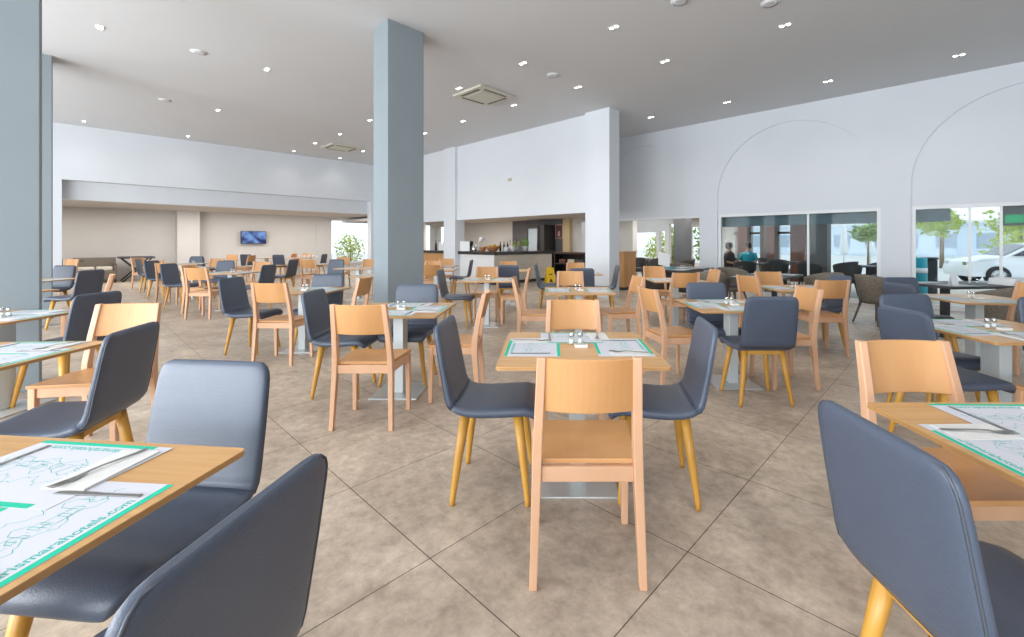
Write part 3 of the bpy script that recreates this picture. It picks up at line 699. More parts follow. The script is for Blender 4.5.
# ---------------------------------------------------------------- wooden cabinet and the menu easel beside it
t = thing('wooden_cabinet', 'light wooden service cabinet behind the white pilaster, beside the open archway', 'cabinet', (2.16, 12.5, 0), -.85); t.scale = (.85, .85, 1)
MB().box(-.42, .42, -.30, .30, .08, 1.04).build('body', M['beech_panel'], t, bevel=.005)
MB().box(-.40, .40, -.27, .28, 0, .08).build('plinth', M['black'], t)
MB().box(-.45, .45, -.33, .33, 1.04, 1.07).build('top', M['beech'], t, bevel=.005)
for sx, nm in ((-1, 0), (1, 1)):
    d_ = MB().box(min(sx*.01, sx*.41), max(sx*.01, sx*.41), -.318, -.3005, .10, .80).build('door', M['beech_panel'], t, bevel=.003)
    MB().tube([(sx*.05, -.319, .55), (sx*.05, -.335, .56), (sx*.05, -.335, .66), (sx*.05, -.319, .67)], .005, 6).build('handle', M['chrome'], d_)
    d_ = MB().box(min(sx*.01, sx*.41), max(sx*.01, sx*.41), -.318, -.3005, .82, 1.02).build('drawer', M['beech_panel'], t, bevel=.003)
    MB().lathe([(.012, 0), (.012, .02)], seg=10).build('knob', M['chrome'], d_, loc=(sx*.21, -.335, .92))
t = thing('menu_easel', 'tilted white menu board on a green stand, on the dark table by the open archway', 'sign', (2.75, 10.05, TZ+.001), .15)
MB().box(-.20, .20, -.14, .14, 0, .03).box(-.02, .02, .05, .09, .03, .22).build('stand', M['teal'], t, bevel=.004)
b_ = MB().box(-.14, .14, -.008, .008, -.17, .17).build('board', M['white'], t, bevel=.003); b_.location = (0, .02, .20); b_.rotation_euler = (-.5, 0.25, 0)

# ---------------------------------------------------------------- bar counter and what stands on it
def loc3(a, b, z=0): return W(a, b, z)
t = thing('bar_counter', 'L-shaped bar counter with pale panels and a dark stone top', 'counter', (0, 0, 0), -TH)
MB().box(-12.10, -10.36, 8.86, 9.5, .10, .93).build('front_panel', M['white'], t)  # whiter than the side panel: window light put into its colour
MB().box(-11.0, -10.34, 9.5, 11.5, .10, .93).box(-10.36, -10.34, 8.86, 9.5, .10, .93).build('side_panel', M['stone'], t)
MB().box(-12.10, -10.44, 8.94, 9.5, 0, .10).box(-10.95, -10.44, 9.5, 11.45, 0, .10).build('toe_kick', M['black'], t)
MB().box(-12.11, -10.28, 8.78, 9.55, .93, 1.03).box(-11.06, -10.28, 9.55, 11.62, .93, 1.03).build('worktop', M['granite'], t, bevel=.006)
t2 = thing('side_counter', 'dark-topped counter seen through the narrow opening left of the bar pilaster', 'counter', (0, 0, 0), -TH)
MB().box(-17.2, -13.5, 9.3, 9.9, 0, .92).build('panel', M['beech_panel'], t2)
MB().box(-17.3, -13.42, 9.22, 9.95, .92, 1.02).build('worktop', M['granite'], t2, bevel=.006)
CZ = 1.031
p = loc3(-11.98, 8.95, CZ); tag(MB().box(-.19, .19, -.012, .012, 0, .32).box(-.10, .10, -.06, .06, 0, .008).build('menu_sign', M['white'], bevel=.004, loc=p, rz=-.2), 'white upright menu panel at the left end of the bar counter', 'sign')
# coffee machine parts, lamp, bowls, blender, plants
p = loc3(-11.904, 9.168, CZ); t = thing('coffee_grinder', 'dark coffee grinder beside the white menu panel', 'grinder', p)
MB().box(-.08, .08, -.10, .10, 0, .16).build('base', M['black'], t, bevel=.01); MB().lathe([(.05, .16), (.085, .30), (.085, .33), (.02, .34)], seg=14).build('hopper', M['darkglass'], t)
p = loc3(-11.664, 9.120, CZ); t = thing('kettle', 'steel kettle on the bar counter, right of the grinder', 'kettle', p)
MB().lathe([(.08, 0), (.09, .03), (.08, .14), (.05, .20), (.015, .21), (.015, .235)], seg=16).build('body', M['chrome'], t)
MB().tube([(.075, 0, .12), (.14, 0, .15), (.15, 0, .19)], [.018, .012, .010], 8).build('spout', M['chrome'], t); MB().tube([(-.05, 0, .19), (-.13, 0, .20), (-.13, 0, .06), (-.08, 0, .05)], .009, 7).build('handle', M['black'], t)
p = loc3(-11.405, 9.120, CZ); t = thing('desk_lamp', 'small white lamp with tilted shade on the bar counter', 'lamp', p)
MB().lathe([(.08, 0), (.08, .02), (.02, .03)], seg=16).build('base', M['black'], t); MB().tube([(0, 0, .03), (-.02, 0, .25), (.02, 0, .42)], .014, 8).build('stem', M['white'], t)
b_ = MB().lathe([(.04, 0), (.11, -.13), (.105, -.13), (.03, -.01)], seg=18).build('lamp_shade', M['white'], t); b_.location = (.03, 0, .46); b_.rotation_euler = (0, -.6, 0)
def bowl(a, b, r, h, lab, m):
    p = loc3(a, b, CZ); t = tag(MB().lathe([(r*.45, 0), (r*.5, .006), (r*.95, h*.8), (r, h), (r*.94, h), (r*.85, h*.75), (r*.4, .02)], seg=20).build('bowl', m, loc=p), lab, 'bowl')
    return p
bowl(-11.155, 9.072, .12, .14, 'small terracotta bowl on the bar counter beside the lamp', M['terracotta'])
p = bowl(-10.723, 9.120, .25, .17, 'large terracotta bowl heaped with fruit on the bar counter', M['terracotta'])
for k in range(9):
    a_ = k*2.4; r_ = .038*math.sqrt(k); o = MB().lathe([(.002, -.05), (.035, -.038), (.05, 0), (.036, .036), (.004, .044)], seg=12).build('fruit', (M['terracotta'], M['leaf'], M['yellow'])[k % 3], loc=(p.x+r_*1.5*math.cos(a_), p.y+r_*1.5*math.sin(a_), CZ+.15+.03*(k < 4)))
    tag(o, '%s fruit heaped in the large terracotta bowl on the bar' % ('reddish', 'green', 'yellow')[k % 3], 'fruit', '%s fruit in the bar bowl' % ('reddish', 'green', 'yellow')[k % 3])
def blender(a, b, lab, s=1.0):
    t = thing('juice_blender', lab, 'blender', loc3(a, b, CZ)); MB().lathe([(.09*s, 0), (.085*s, .12*s), (.06*s, .15*s)], seg=14).build('base', M['white'], t)
    MB().lathe([(.06*s, .15*s), (.085*s, .40*s), (.087*s, .42*s), (.03*s, .44*s)], seg=16).build('jug', M['clear'], t)
    MB().tube([(.075*s, 0, .37*s), (.13*s, 0, .35*s), (.12*s, 0, .22*s), (.07*s, 0, .2*s)], .010*s, 7).build('handle', M['black'], t)
blender(-10.512, 9.504, 'glass-jugged blender on the bar counter, left one of two'); blender(-10.512, 9.754, 'larger glass-jugged blender on the bar counter, right one of two', 1.15)
for k in range(3):
    t = thing('bottle', 'dark bottle on the bar counter behind the blenders, %s' % ('leftmost of three', 'middle of three', 'rightmost of three')[k], 'bottle', loc3(-10.85, 9.55+.16*k, CZ), 0, 'dark bottles behind the blenders')
    MB().lathe([(.036, 0), (.036, .18), (.014, .25), (.014, .31)], seg=12).build('body', M['darkglass'], t); MB().lathe([(.016, .305), (.016, .33)], seg=10).build('cap', M['pink'], t)
def leaves(mb, c, rad, n, size, r):
    for _ in range(n):
        d = Vector((r.gauss(0, 1), r.gauss(0, 1), r.gauss(0, 1))).normalized()*r.random()**0.4
        p = Vector((c[0]+d.x*rad[0], c[1]+d.y*rad[1], c[2]+d.z*rad[2])); a = Vector((r.gauss(0, 1), r.gauss(0, 1), r.gauss(0, .7))).normalized(); b = a.orthogonal().normalized(); b = (b*math.cos(r.random()*6)+a.cross(b)*math.sin(r.random()*6))
        s = size*r.uniform(.6, 1.3); mb.add([p-a*s, p-b*s*.4+a*s*.1, p+a*s, p+b*s*.4+a*s*.1], [(0, 1, 2, 3)])
def pot_plant(loc, s, lab, m):
    r = random.Random(int(abs(loc[0]*100))); t = thing('potted_plant', lab, 'plant', loc)
    MB().lathe([(.06*s, 0), (.085*s, .13*s), (.09*s, .14*s), (.08*s, .14*s), (.075*s, .12*s)], seg=16).build('pot', M['white'], t)
    mb = MB(); leaves(mb, (0, 0, .27*s), (.15*s, .15*s, .14*s), 110, .045*s, r)
    o = mb.build('foliage', m, t); o['kind'] = 'stuff'
    MB().tube([(0, 0, .12*s), (.01*s, 0, .3*s)], .008*s, 6).build('stem', M['bark'], t)
pot_plant(loc3(-10.512, 10.349, CZ), 1.1, 'green potted plant on the bar counter', M['leaf']); pot_plant(loc3(-10.608, 10.032, CZ), .85, 'pale potted plant on the bar counter left of the green one', M['leaf2'])
pot_plant(loc3(-13.75, 9.5, 1.021), 1.2, 'potted plant on the counter in the narrow opening left of the bar', M['leaf'])
for k, a_ in enumerate((-14.5, -14.25)):
    t = thing('bottle', 'tall bottle on the counter in the narrow opening, %s' % ('left one', 'right one')[k], 'bottle', loc3(a_, 9.5, 1.021), 0, 'bottles in the narrow opening')
    MB().lathe([(.045, 0), (.045, .22), (.016, .3), (.016, .36)], seg=12).build('body', (M['darkglass'], M['white'])[k], t); MB().lathe([(.018, .355), (.018, .385)], seg=10).build('cap', M['black'], t)
tag(MB().box(-.11, .11, -.015, .015, 0, .26).box(-.08, .08, -.06, .06, 0, .01).build('menu_sign', M['white'], loc=loc3(-14.0, 9.42, 1.021), rz=-.3, bevel=.004), 'small white panel on the counter in the narrow opening', 'sign')
# glass-doored fridge and framed poster on the dark wall behind the bar
t = thing('drinks_fridge', 'tall dark fridge with a glass door behind the bar', 'fridge', loc3(-12.72, 13.44), -TH)
MB().box(-.48, .48, -.30, .34, 0, 2.05).build('cabinet', M['black'], t, bevel=.01)
d_ = MB().box(-.46, -.40, -.335, -.305, .1, 2.0).box(.12, .20, -.335, -.305, .1, 2.0).box(-.40, .12, -.335, -.305, .1, .2).box(-.40, .12, -.335, -.305, 1.9, 2.0).build('door', M['black'], t)
MB().box(-.40, .12, -.325, -.315, .2, 1.9).build('pane', mat('frosted_fridge_glass', (.36, .42, .48), .15), d_); MB().box(.14, .16, -.37, -.336, .8, 1.3).build('handle', M['chrome'], d_)
t = thing('framed_poster', 'small maroon framed poster on the dark wall right of the fridge', 'poster', loc3(-12.02, 13.84, 1.78), -TH)
MB().box(-.20, .20, -.02, .015, -.29, .29).build('frame', M['pink'], t); MB().box(-.17, .17, -.026, -.0205, -.26, .26).build('print', M['poster'], t)
MB().poly([(-.06, -.2), (.06, -.2), (.07, -.08), (.03, .02), (-.03, .02), (-.07, -.08)], 0, .003).build('printed_shape', M['pink'], t).rotation_euler = (PI/2, 0, 0); t.children[-1].location = (0, -.0262, 0)
t = thing('sideboard', 'dark sideboard with shelves seen right of the bar counter', 'sideboard', loc3(-10.9, 13.4), -TH)
MB().box(-.8, .8, -.25, .25, .06, .12).box(-.8, .8, -.25, .25, .46, .50).box(-.8, .8, -.25, .25, .86, .90).box(-.8, -.76, -.25, .25, .12, .86).box(.76, .8, -.25, .25, .12, .86).box(-.8, .8, .22, .25, .12, .86).build('carcass', M['black'], t, bevel=.003)
MB().box(-.84, .84, -.28, .28, .90, .94).build('top', M['brown'], t, bevel=.004)
for k in range(3):
    tag(MB().box(-.17, .17, -.12, .12, 0, .16).build('storage_box', (M['brown'], M['cream'], M['charcoal'])[k], bevel=.01, loc=loc3(-11.35+.45*k, 13.35, .502), rz=-TH), '%s box on the upper shelf of the sideboard by the bar' % ('brown', 'cream', 'charcoal')[k], 'box')
# wet-floor sign
t = thing('wet_floor_sign', 'yellow folding wet-floor sign standing near the bar counter', 'sign', (.17, 12.5, 0), .25)
for s in (-1, 1):
    mb = MB(); w0, w1 = .15, .10; y0, y1 = s*.16, s*.012; th = .012*s
    mb.add([(-w0, y0, 0), (w0, y0, 0), (w1, y1, .60), (-w1, y1, .60), (-w0, y0+th, 0), (w0, y0+th, 0), (w1, y1+th, .60), (-w1, y1+th, .60)], [(0, 1, 2, 3), (7, 6, 5, 4), (0, 4, 5, 1), (1, 5, 6, 2), (2, 6, 7, 3), (3, 7, 4, 0)])
    pn = mb.build('panel', M['yellow'], t)
    if s < 0:
        q = MB(); q.poly([(-.055, .20), (.055, .20), (0, .31)], 0, .002).poly([(-.05, .40), (.05, .40), (.05, .43), (-.05, .43)], 0, .002).poly([(-.06, .12), (.06, .12), (.06, .145), (-.06, .145)], 0, .002)
        v2 = []
        for x, y, z in q.v: v2.append((x, y0+(y1-y0)*y/.6-.0125-z, y))
        q.v = v2; q.build('printed_symbol', M['black'], pn)
MB().tube([(-.04, 0, .59), (-.04, 0, .635), (.04, 0, .635), (.04, 0, .59)], .009, 7).build('handle', M['yellow'], t)

# ---------------------------------------------------------------- television, annex furniture
t = thing('television', 'flat television with a lit blue picture on the annex wall', 'television', loc3(-21.14, 5.12, 1.53), -TH)
MB().box(-.05, .02, -.45, .45, -.26, .26).build('casing', M['black'], t, bevel=.01)
MB().box(.0205, .024, -.43, .43, -.24, .24).build('screen', M['screen'], t)
MB().box(-.155, -.051, -.12, .12, -.1, .1).build('wall_bracket', M['black'], t)
t = thing('luggage_stand', 'dark folding stand with crossed legs against the annex wall', 'stand', loc3(-20.5, 1.50), -TH)
for s in (-.42, .42):
    MB().tube([(s, -.36, 0), (s, .36, .78)], .022, 8).build('leg', M['black'], t); MB().tube([(s+.03, .36, 0), (s+.03, -.36, .78)], .022, 8).build('leg', M['black'], t)
MB().box(-.5, .5, -.45, .45, .78, .84).build('top', M['charcoal'], t, bevel=.01)
t = thing('rattan_bench', 'brown woven bench with pale cushions against the annex wall', 'bench', loc3(-20.5, .52), -TH)
MB().box(-.35, .35, -.5, .5, .12, .40).box(-.35, -.25, -.5, .5, .40, .82).box(-.25, .35, -.5, -.43, .40, .62).box(-.25, .35, .43, .5, .40, .62).build('frame', M['rattan'], t, bevel=.02)
for s, nm in ((-.21, 0), (.21, 1)): MB().box(-.24, .34, s-.19, s+.19, .405, .52).build('cushion', M['cream'], t, bevel=.03)
for sx in (-.3, .3):
    for sy in (-.45, .45): MB().box(sx-.03, sx+.03, sy-.03, sy+.03, 0, .12).build('leg', M['black'], t)
t = thing('baby_chair', 'dark-framed baby chair with a cream seat pad left of the woven bench', 'chair', loc3(-19.6, -.15), -TH+.4)
for sx in (-1, 1):
    MB().tube([(sx*.26, -.26, 0), (sx*.20, -.12, .55), (sx*.18, -.16, 1.0)], .02, 8).build('rear_leg', M['black'], t); MB().tube([(sx*.26, .28, 0), (sx*.20, .14, .55), (sx*.20, .18, .74)], .02, 8).build('front_leg', M['black'], t)
MB().box(-.19, .19, -.14, .16, .52, .57).build('seat', M['cream'], t, bevel=.015); MB().box(-.18, .18, -.17, -.13, .62, 1.0).build('backrest', M['cream'], t, bevel=.015); MB().box(-.24, .24, .08, .34, .74, .77).build('tray', M['black'], t, bevel=.01)
# white cups on the far table right of the television
for k in range(4):
    t = thing('water_goblet', 'white upturned cup in a row on the far table, %s' % ('leftmost of four', 'second of four', 'third of four', 'rightmost of four')[k], 'cup', (-9.2+.16*k, 16.9+.02*k, TZ+.001), 0, 'white cups on the far table')
    t.name = 'cup'; MB().lathe([(.045, 0), (.05, .03), (.03, .11), (.025, .12)], seg=14).build('bowl', M['white'], t); MB().tube([(.046, 0, .03), (.08, 0, .04), (.07, 0, .09), (.034, 0, .095)], .006, 6).build('handle', M['white'], t)

# ---------------------------------------------------------------- ceiling fittings (positions in building axes)
def ceil_xy(px, py): Z = 440*(CH-1.30)/(243-py); return ((px-544)/440*Z, Z)
SPOT = [(100, 27), (267, 69), (218, 110), (84, 121), (188, 136), (370, 120), (340, 134), (315, 143), (294, 151), (363, 151), (340, 158), (523, 63), (459, 88), (514, 105), (463, 121), (614, 27), (665, 61), (578, 87), (651, 117), (785, 25), (727, 102), (828, 81), (959, 55), (425, 133)]
FINE = ['nearest the wide left column', 'above the left tables, second from the wide left column', 'over the diagonal left row', 'high beside the far left column strip', 'over the left opening', 'just left of the middle column, topmost', 'left of the middle column, above the ceiling cassette', 'left of the middle column, beside the ceiling cassette', 'left of the far ceiling cassette', 'right of the far ceiling cassette', 'below the far ceiling cassette, close to the wall',
        'right of the middle column, nearest of its line', 'left of the large ceiling cassette', 'right of the large ceiling cassette', 'beyond the large ceiling cassette', 'nearest of the centre line of spots', 'second of the centre line of spots', 'right of the smoke detector over the bar wall', 'just right of the white pilaster top', 'nearest over the right side', 'left above the middle arch', 'right above the middle arch', 'above the right-hand arch', 'far, just right of the middle column top']
lamp0 = None
ADDED_NEAR = [(-2.4, 3.7, 'added out of view over the second table at the left edge'), (.1, 3.3, 'added out of view over the centre foreground table'), (2.6, 3.6, 'added out of view over the table right of the centre one'), (-1.5, 1.0, 'added out of view over the nearest table at the left edge'), (1.4, .9, 'added out of view over the nearest table at the right edge')]  # unseen fixtures above the frame, added to brighten the near floor
for x, y, w in [(*ceil_xy(*q), w_) for q, w_ in zip(SPOT, FINE)]+ADDED_NEAR:
    if lamp0 is None:
        lamp0 = thing('ceiling_spotlight', 'x', 'ceiling light')
        MB().box(-.088, .088, -.05, .05, -.006, 0).build('frame', M['white'], lamp0, bevel=.003)
        for s in (-1, 1):
            MB().lathe([(.042, -.0065), (.042, -.010), (.036, -.010)], seg=18, cap=False).build('ring', M['chrome'], lamp0, loc=(s*.044, 0, 0))
            MB().lathe([(.030, -.0065), (.030, -.0095)], seg=18).build('lamp', M['lamp'], lamp0, loc=(s*.044, 0, 0))
        o = lamp0
    else: o = dup(lamp0, (0, 0, 0), 0)
    sl = D.lights.new('ceiling_spot_beam', 'SPOT'); a_ = x*CT-y*ST; b_ = x*ST+y*CT; sl.energy = 14 if a_ < -14.5 else 26 if b_ > 9.2 else 50; sl.spot_size = 2.2; sl.spot_blend = 0.8; sl.shadow_soft_size = 0.12; sl.color = (1.0, 0.93, 0.84)
    so = D.objects.new('ceiling_spot_beam', sl); COL.objects.link(so); so.location = (x, y, CH-.03)
    o.location = (x, y, CH); o.rotation_euler = (0, 0, -TH+PI/2*0)
    tag(o, 'twin ceiling spotlight %s' % w, 'ceiling light', 'twin ceiling spotlights')
for (px, py), w in zip([(199, 52), (165, 100), (553, 75), (770, 3), (680, 1)], ['over the left tables', 'farther over the left side', 'right of the large ceiling cassette', 'at the top edge of the view, right side', 'at the top edge of the view, right of centre']):
    x, y = ceil_xy(px, py); t = thing('ceiling_speaker', 'round flat white ceiling speaker %s' % w, 'speaker', (x, y, CH), 0, 'round ceiling speakers')
    MB().lathe([(.12, 0), (.12, -.006), (.105, -.012)], seg=24).build('rim', M['white'], t); MB().lathe([(.104, -.0125), (.06, -.018)], seg=24).build('grille', M['ceil'], t)
for (px, py), w in zip([(484, 95), (341, 147)], ['large, right of the middle column', 'far, left of the middle column']):
    x, y = ceil_xy(px, py); t = thing('ceiling_cassette', 'square ivory air-conditioning cassette, %s' % w, 'air conditioner', (x, y, CH), -TH, 'ceiling cassettes')
    MB().box(-.48, .48, -.48, .48, -.045, 0).build('panel', M['ac'], t, bevel=.015); MB().box(-.27, .27, -.27, .27, -.055, -.0455).build('intake_grille', M['ac'], t, bevel=.004)
    for k in range(4):
        s = MB().box(-.30, .30, .34, .40, -.049, -.0455).build('outlet_slot', M['trimgrey'], t); s.rotation_euler = (0, 0, k*PI/2)
x, y = ceil_xy(455, 121)
c = W(-9.5, 8.742, 3.15); t = thing('wall_sensor', 'small pale sensor on the white wall above the bar opening', 'sensor', c, -TH); MB().box(-.06, .06, -.05, .008, -.05, .05).build('body', M['ac'], t, bevel=.012); MB().lathe([(.02, 0), (.015, .012)], seg=12).build('lens', M['trimgrey'], t, loc=(0, -.05, 0)); t.children[-1].rotation_euler = (PI/2, 0, 0)

# ---------------------------------------------------------------- behind the glass: lounge, people, terrace
for k, (a0, a1, m_, nm) in enumerate(((-5.80, -5.48, 'brown', 'first'), (-5.02, -4.8, 'taupe', 'second'), (-4.8, -4.55, 'brown', 'third'), (-4.06, -3.62, 'brown', 'fourth'))):
    o = MB().box(a0, a1, 16.6, 17.0, 0, 2.34).build('lounge_pillar', M[m_]); o.rotation_euler = (0, 0, -TH); tag(o, '%s square pillar behind the middle window, %s from the left' % ('dark brown' if m_ == 'brown' else 'taupe', nm), 'pillar')
o = MB().box(-7.15, -6.72, 14.3, 14.8, 0, 2.34).build('lounge_pillar', M['slate']); o.rotation_euler = (0, 0, -TH); tag(o, 'grey square pillar seen through the open archway', 'pillar')
o = MB().box(-2.95, -2.45, 13.6, 14.1, 0, 2.34).build('lounge_pillar', M['taupe']); o.rotation_euler = (0, 0, -TH); tag(o, 'taupe square pillar at the centre of the middle window', 'pillar')
k = 0
for b_, aa in ((12.9, (-4.3, -3.5, -2.7, -1.9, -1.05)), (14.6, (-5.9, -3.9, -3.1, -2.2, -1.4)), (13.2, (-7.9, -7.2, -6.2)), (16.0, (-6.6, -5.6, -4.6))):
    for a_ in aa:
        p = loc3(a_, b_); ph = 'counted %s in its row' % ('first', 'second', 'third', 'fourth', 'fifth')[aa.index(a_)]
        rw = {12.9: 'the nearest row behind the middle window', 14.6: 'the second row behind the middle window', 13.2: 'the row behind the open archway', 16.0: 'the rearmost row of the lounge'}[b_]
        place('D', p.x, p.y, -43+rnd.uniform(-60, 60)+(180 if rnd.random() < .5 else 0), 'dark rattan armchair, %s, in %s' % (ph, rw), 'dark armchairs of the lounge'); k += 1
for a_, b_, lab in ((-3.75, 13.6, 'dark lounge table behind the middle window, nearer the glass'), (-1.6, 13.8, 'dark lounge table at the right end of the middle window'), (-3.9, 15.4, 'dark lounge table far behind the middle window'), (-8.2, 14.4, 'dark lounge table behind the open archway')):
    t = make_table(True, .8, .8); p = loc3(a_, b_); t.location = p; t.rotation_euler = (0, 0, -TH); tag(t, lab, 'table', 'dark lounge tables')
def person(x, y, rz, lab, cloth):
    t = thing('person', lab, 'person', (x, y, 0), rz)
    me = D.meshes.new('body'); bm = bmesh.new(); sk = bm.verts.layers.skin.verify()
    J = {'pel': (0, 0, .52, .13), 'wai': (0, .0, .68, .115), 'che': (0, .02, .88, .135), 'nk': (0, .02, 1.04, .055), 'hd0': (0, .03, 1.12, .075), 'hd1': (0, .035, 1.20, .085), 'hd2': (0, .03, 1.27, .06)}
    for s, n in ((-1, 'l'), (1, 'r')):
        J['sh'+n] = (s*.17, .02, .97, .06); J['el'+n] = (s*.23, .06, .74, .042); J['wr'+n] = (s*.15, .28, .70, .030); J['ha'+n] = (s*.12, .36, .71, .03)
        J['hi'+n] = (s*.09, .03, .50, .085); J['kn'+n] = (s*.11, .43, .51, .06); J['an'+n] = (s*.11, .42, .08, .038); J['to'+n] = (s*.12, .56, .03, .03)
    V = {}
    for n, (a, b, c_, r) in J.items(): v = bm.verts.new((a, b, c_)); v[sk].radius = (r, r*.85 if n in ('pel', 'wai', 'che') else r); V[n] = v
    V['pel'][sk].use_root = True
    for a, b in [('pel', 'wai'), ('wai', 'che'), ('che', 'nk'), ('nk', 'hd0'), ('hd0', 'hd1'), ('hd1', 'hd2')]+[q for n in 'lr' for q in (('che', 'sh'+n), ('sh'+n, 'el'+n), ('el'+n, 'wr'+n), ('wr'+n, 'ha'+n), ('pel', 'hi'+n), ('hi'+n, 'kn'+n), ('kn'+n, 'an'+n), ('an'+n, 'to'+n))]: bm.edges.new((V[a], V[b]))
    bm.to_mesh(me); bm.free(); o = D.objects.new('body', me); COL.objects.link(o); o.parent = t; me.materials.append(M['skin'])
    o.modifiers.new('skin', 'SKIN'); s2 = o.modifiers.new('sub', 'SUBSURF'); s2.levels = 1; s2.render_levels = 2
    MB().loft([[(rx*math.cos(2*PI*k/18), .01+ry*math.sin(2*PI*k/18), z) for k in range(18)] for rx, ry, z in ((.165, .145, .50), (.16, .14, .62), (.165, .14, .75), (.185, .145, .88), (.19, .13, .96), (.13, .10, 1.02), (.07, .065, 1.05))]).build('shirt', cloth, t)
    for s in (-1, 1): MB().tube([(s*.16, .02, .98), (s*.20, .035, .86), (s*.225, .05, .77)], [.075, .066, .06], 12).build('sleeve', cloth, t)
    MB().tube([(0, .03, .52), (.10, .06, .52), (.11, .30, .52), (.11, .45, .50), (.11, .43, .12)], [.12, .11, .085, .075, .06], 12).build('trouser_leg', M['darkcloth'], t)
    MB().tube([(0, .03, .52), (-.10, .06, .52), (-.11, .30, .52), (-.11, .45, .50), (-.11, .43, .12)], [.12, .11, .085, .075, .06], 12).build('trouser_leg', M['darkcloth'], t)
    MB().lathe([(.02, .135), (.075, .115), (.100, .06), (.104, 0), (.085, -.06)], seg=16).build('hair', M['hair'], t, loc=(0, .012, 1.195))
    MB().tube([(0, .115, 1.21), (0, .138, 1.19), (0, .118, 1.18)], [.008, .014, .010], 6).build('nose', M['skin'], t)
    for s in (-1, 1): MB().lathe([(.004, -.018), (.016, -.008), (.016, .012), (.004, .02)], seg=8).build('ear', M['skin'], t, loc=(s*.088, .03, 1.19))
    return t
p = W(-4.65, 14.25); person(p.x, p.y, 2.6, 'person in a teal shirt seated at a lounge table behind the middle window', M['tealcloth'])
p = W(-4.95, 13.45); person(p.x, p.y, -2.4, 'person in dark clothes seated at the left edge of the middle window', M['darkcloth'])
t = thing('floor_lamp', 'lit floor lamp between the brown pillars behind the middle window', 'lamp', W(-3.2, 15.9))
MB().lathe([(.16, 0), (.16, .02), (.03, .03)], seg=18).build('base', M['black'], t); MB().tube([(0, 0, .03), (0, 0, 1.35)], .014, 8).build('pole', M['black'], t); MB().lathe([(.19, 1.28), (.13, 1.58), (.125, 1.58), (.18, 1.28)], seg=20, cap=False).build('lamp_shade', M['lampshade'], t)
t = thing('exit_sign', 'green hanging sign at the top right of the far right window', 'sign', W(.80, 11.68, 1.74), -TH)
MB().box(-.115, .115, -.02, .02, -.075, .075).build('panel', M['exit'], t, bevel=.005); MB().box(-.09, -.08, -.006, .006, .075, .27).box(.08, .09, -.006, .006, .075, .27).build('hanger', M['black'], t)
# terrace
t = thing('barrel_cooler', 'teal barrel with a pale band behind the far right window', 'barrel', (9.35, 11.0, 0)); MB().lathe([(.17, 0), (.185, .1), (.185, .55), (.18, .92), (.16, .94)], seg=24).build('body', M['teal'], t); MB().lathe([(.188, .56), (.188, .68)], seg=24).build('band', M['white'], t)
t = thing('storage_bin', 'dark bin next to the teal barrel behind the far right window', 'bin', (9.75, 11.15, 0), -.6); MB().box(-.15, .15, -.17, .17, .03, .88).build('body', M['black'], t, bevel=.02); MB().box(-.17, .17, -.19, .19, .885, .94).build('lid', M['charcoal'], t, bevel=.02)
def tree(x, y, h, rad, lab, m, n=900, trunk=.12, leaf=.16, lean=(0, 0), z0=-.13, name='tree', cat='tree'):
    r = random.Random(int(x*31+y*17)); t = thing(name, lab, cat, (x, y, z0))
    MB().tube([(0, 0, 0), (lean[0]*.4, lean[1]*.4, h*.35), (lean[0], lean[1], h*.72)], [trunk, trunk*.8, trunk*.5], 9).build('trunk', M['bark'], t)
    mb = MB()
    for _ in range(5):
        c = (lean[0]+r.uniform(-.5, .5)*rad, lean[1]+r.uniform(-.5, .5)*rad, h*.72+r.uniform(-.1, .35)*rad); leaves(mb, c, (rad*.7, rad*.7, rad*.55), n//5, leaf, r)
    o = mb.build('foliage', m, t); o['kind'] = 'stuff'
def bush(x, y, h, rad, lab, m, n=700, leaf=.11):
    r = random.Random(int(x*13+y*7)); t = thing('shrub', lab, 'shrub', (x, y, -.13))
    for k in range(4): MB().tube([(0, 0, 0), (.25*rad*math.cos(k*1.7), .25*rad*math.sin(k*1.7), h*.6)], [.03, .015], 6).build('stem', M['bark'], t)
    mb = MB(); leaves(mb, (0, 0, h*.55), (rad, rad, h*.48), n, leaf, r); o = mb.build('foliage', m, t); o['kind'] = 'stuff'
tree(22.3, 20.6, 3.3, 1.5, 'yellow-green tree beyond the car at the right end of the far right window', M['leaf2'])
tree(22.6, 25.0, 3.2, 1.4, 'pale green tree in the middle of the far right window', M['leaf2'])
bush(20.0, 18.6, 1.9, 1.1, 'lime-green shrub above the car bonnet at the right frame edge', M['leaf2'])
bush(13.9, 17.3, 1.3, .55, 'pale green shrub left of the car in the far right window', M['leaf2'])
tree(11.2, 15.2, 2.4, .55, 'small green tree at the right edge of the middle window', M['leaf'], 500, .05, .10)
tree(14.8, 24.0, 5.0, 1.0, 'tall thin tree centred in the middle window', M['leaf'], 350, .09, .2)
tree(10.9, 21.0, 4.2, .8, 'thin tree at the left of the middle window\'s bright half', M['leaf'], 300, .08, .18)
for a_, b_, h, rad, lab in ((-11.2, 20.8, 2.0, .8, 'leafy shrub outside the left lounge window seen through the archway'), (-9.5, 19.0, 2.2, .4, 'leafy shrub in the narrow lounge window seen through the archway'), (-7.75, 19.0, 2.4, .9, 'bright green shrub at the right of the open archway'), (-20.8, 16.2, 2.5, 1.2, 'leafy shrub outside the window in the narrow opening left of the bar')):
    p = W(a_, b_); bush(p.x, p.y, h, rad, lab, M['leaf2' if 'bright' not in lab else 'leaf'])
p = W(-24.5, 9.2); tree(p.x, p.y, 4.0, 1.3, 'leaning tree outside the annex window', M['leaf2'], 500, .28, .16, (-1.2, .3))
for b_, lab in ((9.0, 'left'), (11.4, 'right')):
    p = W(-26.5, b_); bush(p.x, p.y, 2.1, .9, 'light green shrub outside the annex window, %s one' % lab, M['leaf2'], 500)
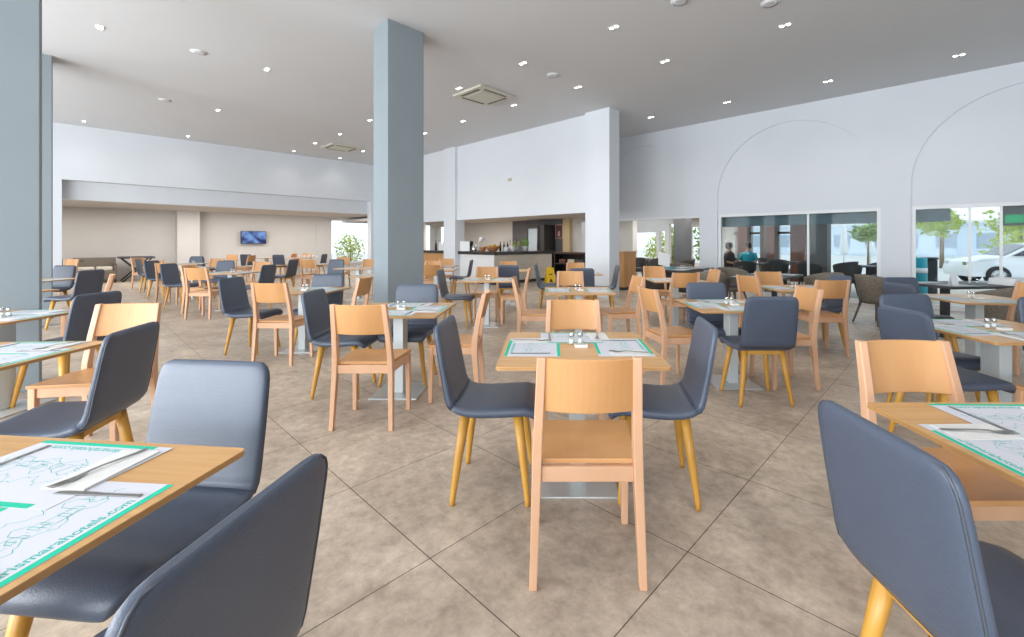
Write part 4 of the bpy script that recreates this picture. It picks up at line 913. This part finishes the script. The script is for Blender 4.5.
# parked car
t = thing('car', 'white parked car behind the far right window', 'car', (16.5, 14.9, -.13), -.35)
prof = [(-2.05, .30), (-2.10, .55), (-2.02, .80), (-1.75, .93), (-1.05, 1.00), (-.35, 1.38), (.1, 1.46), (1.0, 1.46), (1.65, 1.30), (1.98, 1.0), (2.05, .70), (2.0, .32)]
rings = []
for yy, sc in ((-.86, .90), (-.84, .97), (-.70, 1.0), (.70, 1.0), (.84, .97), (.86, .90)):
    rings.append([(x*(.985 if abs(yy) > .8 else 1), yy*(1 if z < 1.0 else .86), .30+(z-.30)*sc) for x, z in prof])
MB().loft(rings, True, True).build('body', M['car'], t, bevel=.02)
for sy in (-1, 1):
    MB().add([(-.92, sy*.80, 1.0), (.15, sy*.80, 1.0), (.15, sy*.755, 1.36), (-.35, sy*.755, 1.33)], [(0, 1, 2, 3)]).add([(.22, sy*.80, 1.0), (1.6, sy*.80, 1.02), (1.3, sy*.755, 1.34), (.22, sy*.755, 1.36)], [(0, 1, 2, 3)]).build('side_window', M['darkglass'], t).location = (0, sy*.012, 0)
    MB().box(-2.06, -1.9, sy*.62-.14, sy*.62+.14, .66, .80).build('headlight', M['chrome'], t, bevel=.02)
    for sx in (-1.28, 1.28):
        w_ = MB().lathe([(.20, -.1), (.33, -.09), (.33, .09), (.20, .1)], seg=26).build('wheel', M['tyre'], t); w_.rotation_euler = (PI/2, 0, 0); w_.location = (sx, sy*.80, .33)
        MB().lathe([(.21, -.105), (.05, -.115), (.05, .115), (.21, .105)], seg=22).build('hubcap', M['chrome'], w_)
MB().add([(-1.02, -.66, 1.02), (-1.02, .66, 1.02), (-.38, .58, 1.375), (-.38, -.58, 1.375)], [(0, 1, 2, 3)]).build('windscreen', M['darkglass'], t).location = (-.012, 0, .012)
# white parasols and the pale hotel wing far behind
t = thing('building', 'pale blue building far behind the middle and right windows', 'building', (34, 52, -.13), -TH); haze_pane = mat('haze_window_pane', (.40, .47, .56), .3)  # panes paled so their colour carries the distant haze
MB().box(-16, 16, 0, 8, 0, 3.4).build('wall', M['building'], t); MB().box(-16.3, 16.3, -.4, 8.3, 3.4, 3.7).build('roof', M['white'], t)
for k in range(10): MB().box(-14.8+3*k, -13.2+3*k, -.03, -.005, .9, 2.4).build('window', haze_pane, t)
for k, (x, y, lab) in enumerate(((12.4, 18.2, 'left of two'), (14.4, 19.4, 'right of two'))):
    t = thing('parasol', 'closed white parasol outside the middle window, %s' % lab, 'parasol', (x, y, -.13), 0, 'closed white parasols'); MB().tube([(0, 0, .05), (0, 0, 2.5)], .025, 8).build('pole', M['white'], t); MB().lathe([(.25, 0), (.25, .05), (.05, .08)], seg=16).build('base', M['charcoal'], t); MB().lathe([(.11, .95), (.16, 1.1), (.10, 1.9), (.03, 2.45)], seg=14).build('canopy', M['white'], t)
